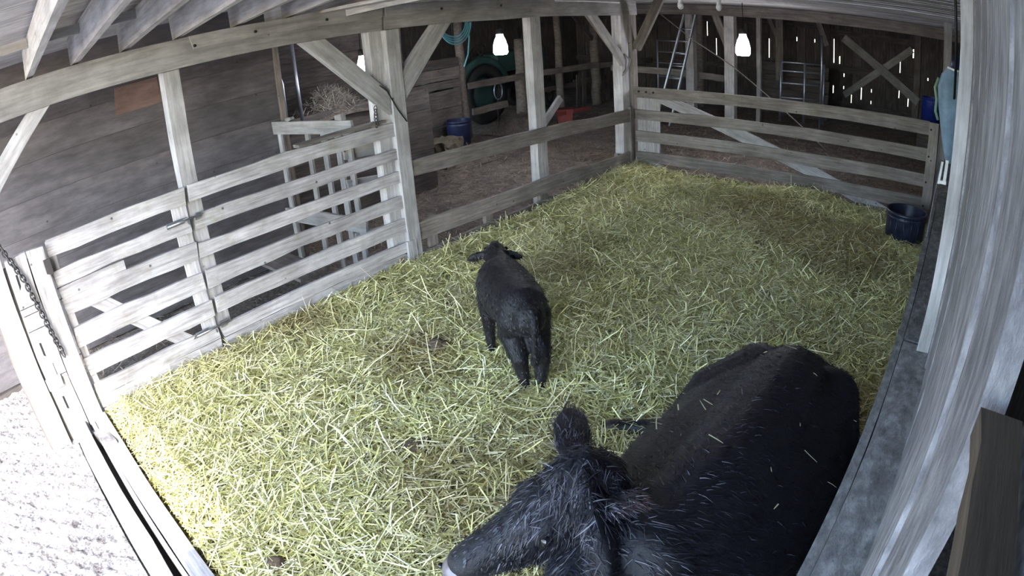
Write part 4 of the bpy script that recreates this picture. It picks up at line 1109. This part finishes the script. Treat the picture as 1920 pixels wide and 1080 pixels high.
def cow_col(W, r):
    n = len(W)
    c = np.array([0.007, 0.007, 0.0105]) * r.uniform(0.4, 2.6, (n, 1))
    pale = r.uniform(0, 1, n) < np.where(headcoord(W)[1] < 0.3, 0.16, 0.035)
    c = np.where(pale[:, None], np.array([0.085, 0.082, 0.10]) * r.uniform(0.4, 1.3, (n, 1)), c)  # paler hairs, more of them on the head, painted in as highlights
    for a, b in ((EA0, EA1), (EB0, EB1)):
        d = (b - a); u = ((W - a) @ d) / (d @ d); rr = np.linalg.norm(W - a - np.outer(np.clip(u, 0, 1), d), axis=1)
        ins = (rr < 0.075) & (u > 0.2) & (r.uniform(0, 1, n) < 0.45)
        c = np.where(ins[:, None], np.array([0.075, 0.075, 0.095]) * r.uniform(0.5, 1.3, (n, 1)), c)  # ear hairs coloured paler to paint in blue-grey light on the ears
        k = np.clip(1 - np.linalg.norm(W - b, axis=1) / 0.09, 0, 1)[:, None] * r.uniform(0, 1, (n, 1))
        c = c * (1 - k) + np.array([0.09, 0.045, 0.035]) * k
    return c
fur(cow, 60000, cow_len, 0.0028, cow_flow, cow_col, 51, 0.22, 'coat', 0.28, 0.25)
def head_len(W):
    t, rad = headcoord(W)
    far = np.min([np.linalg.norm(W - e, axis=1) for e in EYES], axis=0) > 0.045
    return np.where(far & (t > -0.25) & (t < 0.9) & (rad < 0.24), np.interp(t, [-0.25, 0.0, 0.25, 0.6, 0.9], [0.03, 0.06, 0.045, 0.03, 0.01]), 0.0)
fur(cow, 9000, head_len, 0.003, cow_flow, cow_col, 52, 0.25, 'head_curls', 0.45, 0.4)

# straw caught in the coat of the cow's back
r_ = np.random.default_rng(8)
cov = np.empty(len(cow.data.vertices) * 3, np.float32); cow.data.vertices.foreach_get('co', cov); cov = cov.reshape(-1, 3)
ok = np.where((cov[:, 2] > 0.55) & (cov[:, 1] > -0.3))[0]
pk = cov[r_.choice(ok, 26)]
dd = r_.normal(0, 1, (26, 3)); dd[:, 2] = 0; dd /= np.linalg.norm(dd, axis=1, keepdims=True)
V, Q, Cc = ribbons(pk + [0, 0, 0.022], dd, np.tile([0.0, 0, 1], (26, 1)), r_.uniform(0.02, 0.09, 26), r_.uniform(0.003, 0.006, 26), np.tile([0.6, 0.56, 0.35], (26, 1)), r_.normal(0, 0.004, (26, 3)))
me = bpy.data.meshes.new('caught_straw'); fast_mesh(me, V, Q, Cc)
o = link('caught_straw', me, M_STRAW, cow); o['kind'] = 'stuff'; o['label'] = 'bits of straw caught in the coat'

# ---- calf
ax = Vector((-0.86, 0.51, 0)).normalized(); sd = Vector((-ax.y, ax.x, 0))  # forward, left
hip = Vector((2.17, -4.94, 0))
def cp(f, s, z):
    return hip + ax * f + sd * s + Z * z
def cst(f, z, w, h, s=0.0):
    return (cp(f, s, z), sd * w, Z * h)
ctr = [cst(0.0, 0.55, 0.10, 0.11), cst(0.07, 0.565, 0.145, 0.145), cst(0.18, 0.56, 0.165, 0.155), cst(0.30, 0.545, 0.18, 0.17), cst(0.42, 0.55, 0.18, 0.18), cst(0.53, 0.56, 0.165, 0.175), cst(0.60, 0.56, 0.125, 0.14)]
hF = Vector((-0.62, 0.78, 0)).normalized(); hL = Vector((-hF.y, hF.x, 0)); H0 = Vector((1.585, -4.565, 0.03))
def ch(f, s, z):
    return H0 + hF * f + hL * s + Z * z
cneck = [(cp(0.46, -0.01, 0.60), sd * 0.12, Z * 0.13), (cp(0.58, -0.02, 0.635), sd * 0.09, Z * 0.10), (ch(-0.02, 0, 0.64), hL * 0.07, Z * 0.08)]
chead = [(ch(-0.02, 0, 0.65), hL * 0.066, Z * 0.062), (ch(0.06, 0, 0.645), hL * 0.075, Z * 0.068), (ch(0.15, 0, 0.60), hL * 0.06, Z * 0.06), (ch(0.23, 0, 0.545), hL * 0.048, Z * 0.046)]
cpoll = limb([ch(0.0, 0, 0.69), ch(0.04, 0, 0.70)], [0.045, 0.04])
def cear(s):
    a = ch(0.0, s * 0.05, 0.665); b = ch(-0.03, s * 0.175, 0.64)
    d = b - a; wv = d.cross(hF).normalized(); nn = wv.cross(d).normalized()
    return [(a, wv * 0.02, nn * 0.018), (a.lerp(b, 0.35), wv * 0.032, nn * 0.014), (a.lerp(b, 0.7), wv * 0.033, nn * 0.012), (b, wv * 0.015, nn * 0.01)]
def hleg(s, df):
    return limb([cp(0.09, s * 0.055, 0.52), cp(0.10 + df, s * 0.07, 0.40), cp(0.0 + df, s * 0.062, 0.27), cp(0.0 + df, s * 0.045, 0.14), cp(0.005 + df, s * 0.04, 0.075), cp(0.03 + df, s * 0.04, 0.045)], [0.11, 0.085, 0.052, 0.036, 0.038, 0.036])
def fleg(s, df):
    return limb([cp(0.56, s * 0.085, 0.46), cp(0.55 + df * 0.5, s * 0.095, 0.33), cp(0.56 + df, s * 0.095, 0.21), cp(0.55 + df, s * 0.095, 0.10), cp(0.565 + df, s * 0.095, 0.05)], [0.075, 0.052, 0.038, 0.028, 0.034])
ctail = limb([cp(-0.05, 0.0, 0.62), cp(-0.10, 0.005, 0.55), cp(-0.105, 0.01, 0.42), cp(-0.09, 0.01, 0.30)], [0.03, 0.024, 0.018, 0.028])
calf = body_mesh('calf', [ctr, cneck, chead, cpoll, cear(1), cear(-1), hleg(1, 0.03), hleg(-1, -0.02), fleg(1, 0.0), fleg(-1, 0.04), ctail], 0.0085, 7, M_CALF, (1.95, -4.82, 0.0))
tag(calf, 'small black calf standing in the straw with its back to the camera', 'calf')
for f, s in ((0.03 + 0.03, 0.04), (0.03 - 0.02, -0.04), (0.565, 0.095), (0.605, -0.095)):
    V, Fc = loft(limb([cp(f, s, 0.075), cp(f + 0.012, s, 0.035)], [0.030, 0.037]), 12, 3)
    raw('hoof', V, Fc, M_HOOF, calf, True)
for s in (-1, 1):
    lathe('eye', [(0.013 * math.sin(a), 0.013 * math.cos(a)) for a in np.linspace(0, math.pi, 8)], M_EYE, calf, ch(0.10, s * 0.068, 0.655), 10)
AX = np.array(ax)
fur(calf, 26000, lambda W: np.where(W[:, 2] < 0.06, 0, np.where(W[:, 2] < 0.3, 0.012, 0.017)), 0.0024,
    lambda W: np.stack([-AX[0] + 0 * W[:, 0], -AX[1] + 0 * W[:, 0], -0.9 + 0 * W[:, 0]], 1),
    lambda W, r: np.where(r.uniform(0, 1, (len(W), 1)) < 0.10, 0.06, 0.009) * np.array([1.0, 0.95, 1.15]) * r.uniform(0.5, 1.8, (len(W), 1)), 61, 0.3, 'coat', 0.5, 0.2)  # some lighter bluish hairs mixed in as a painted highlight

bpy.context.view_layer.update()
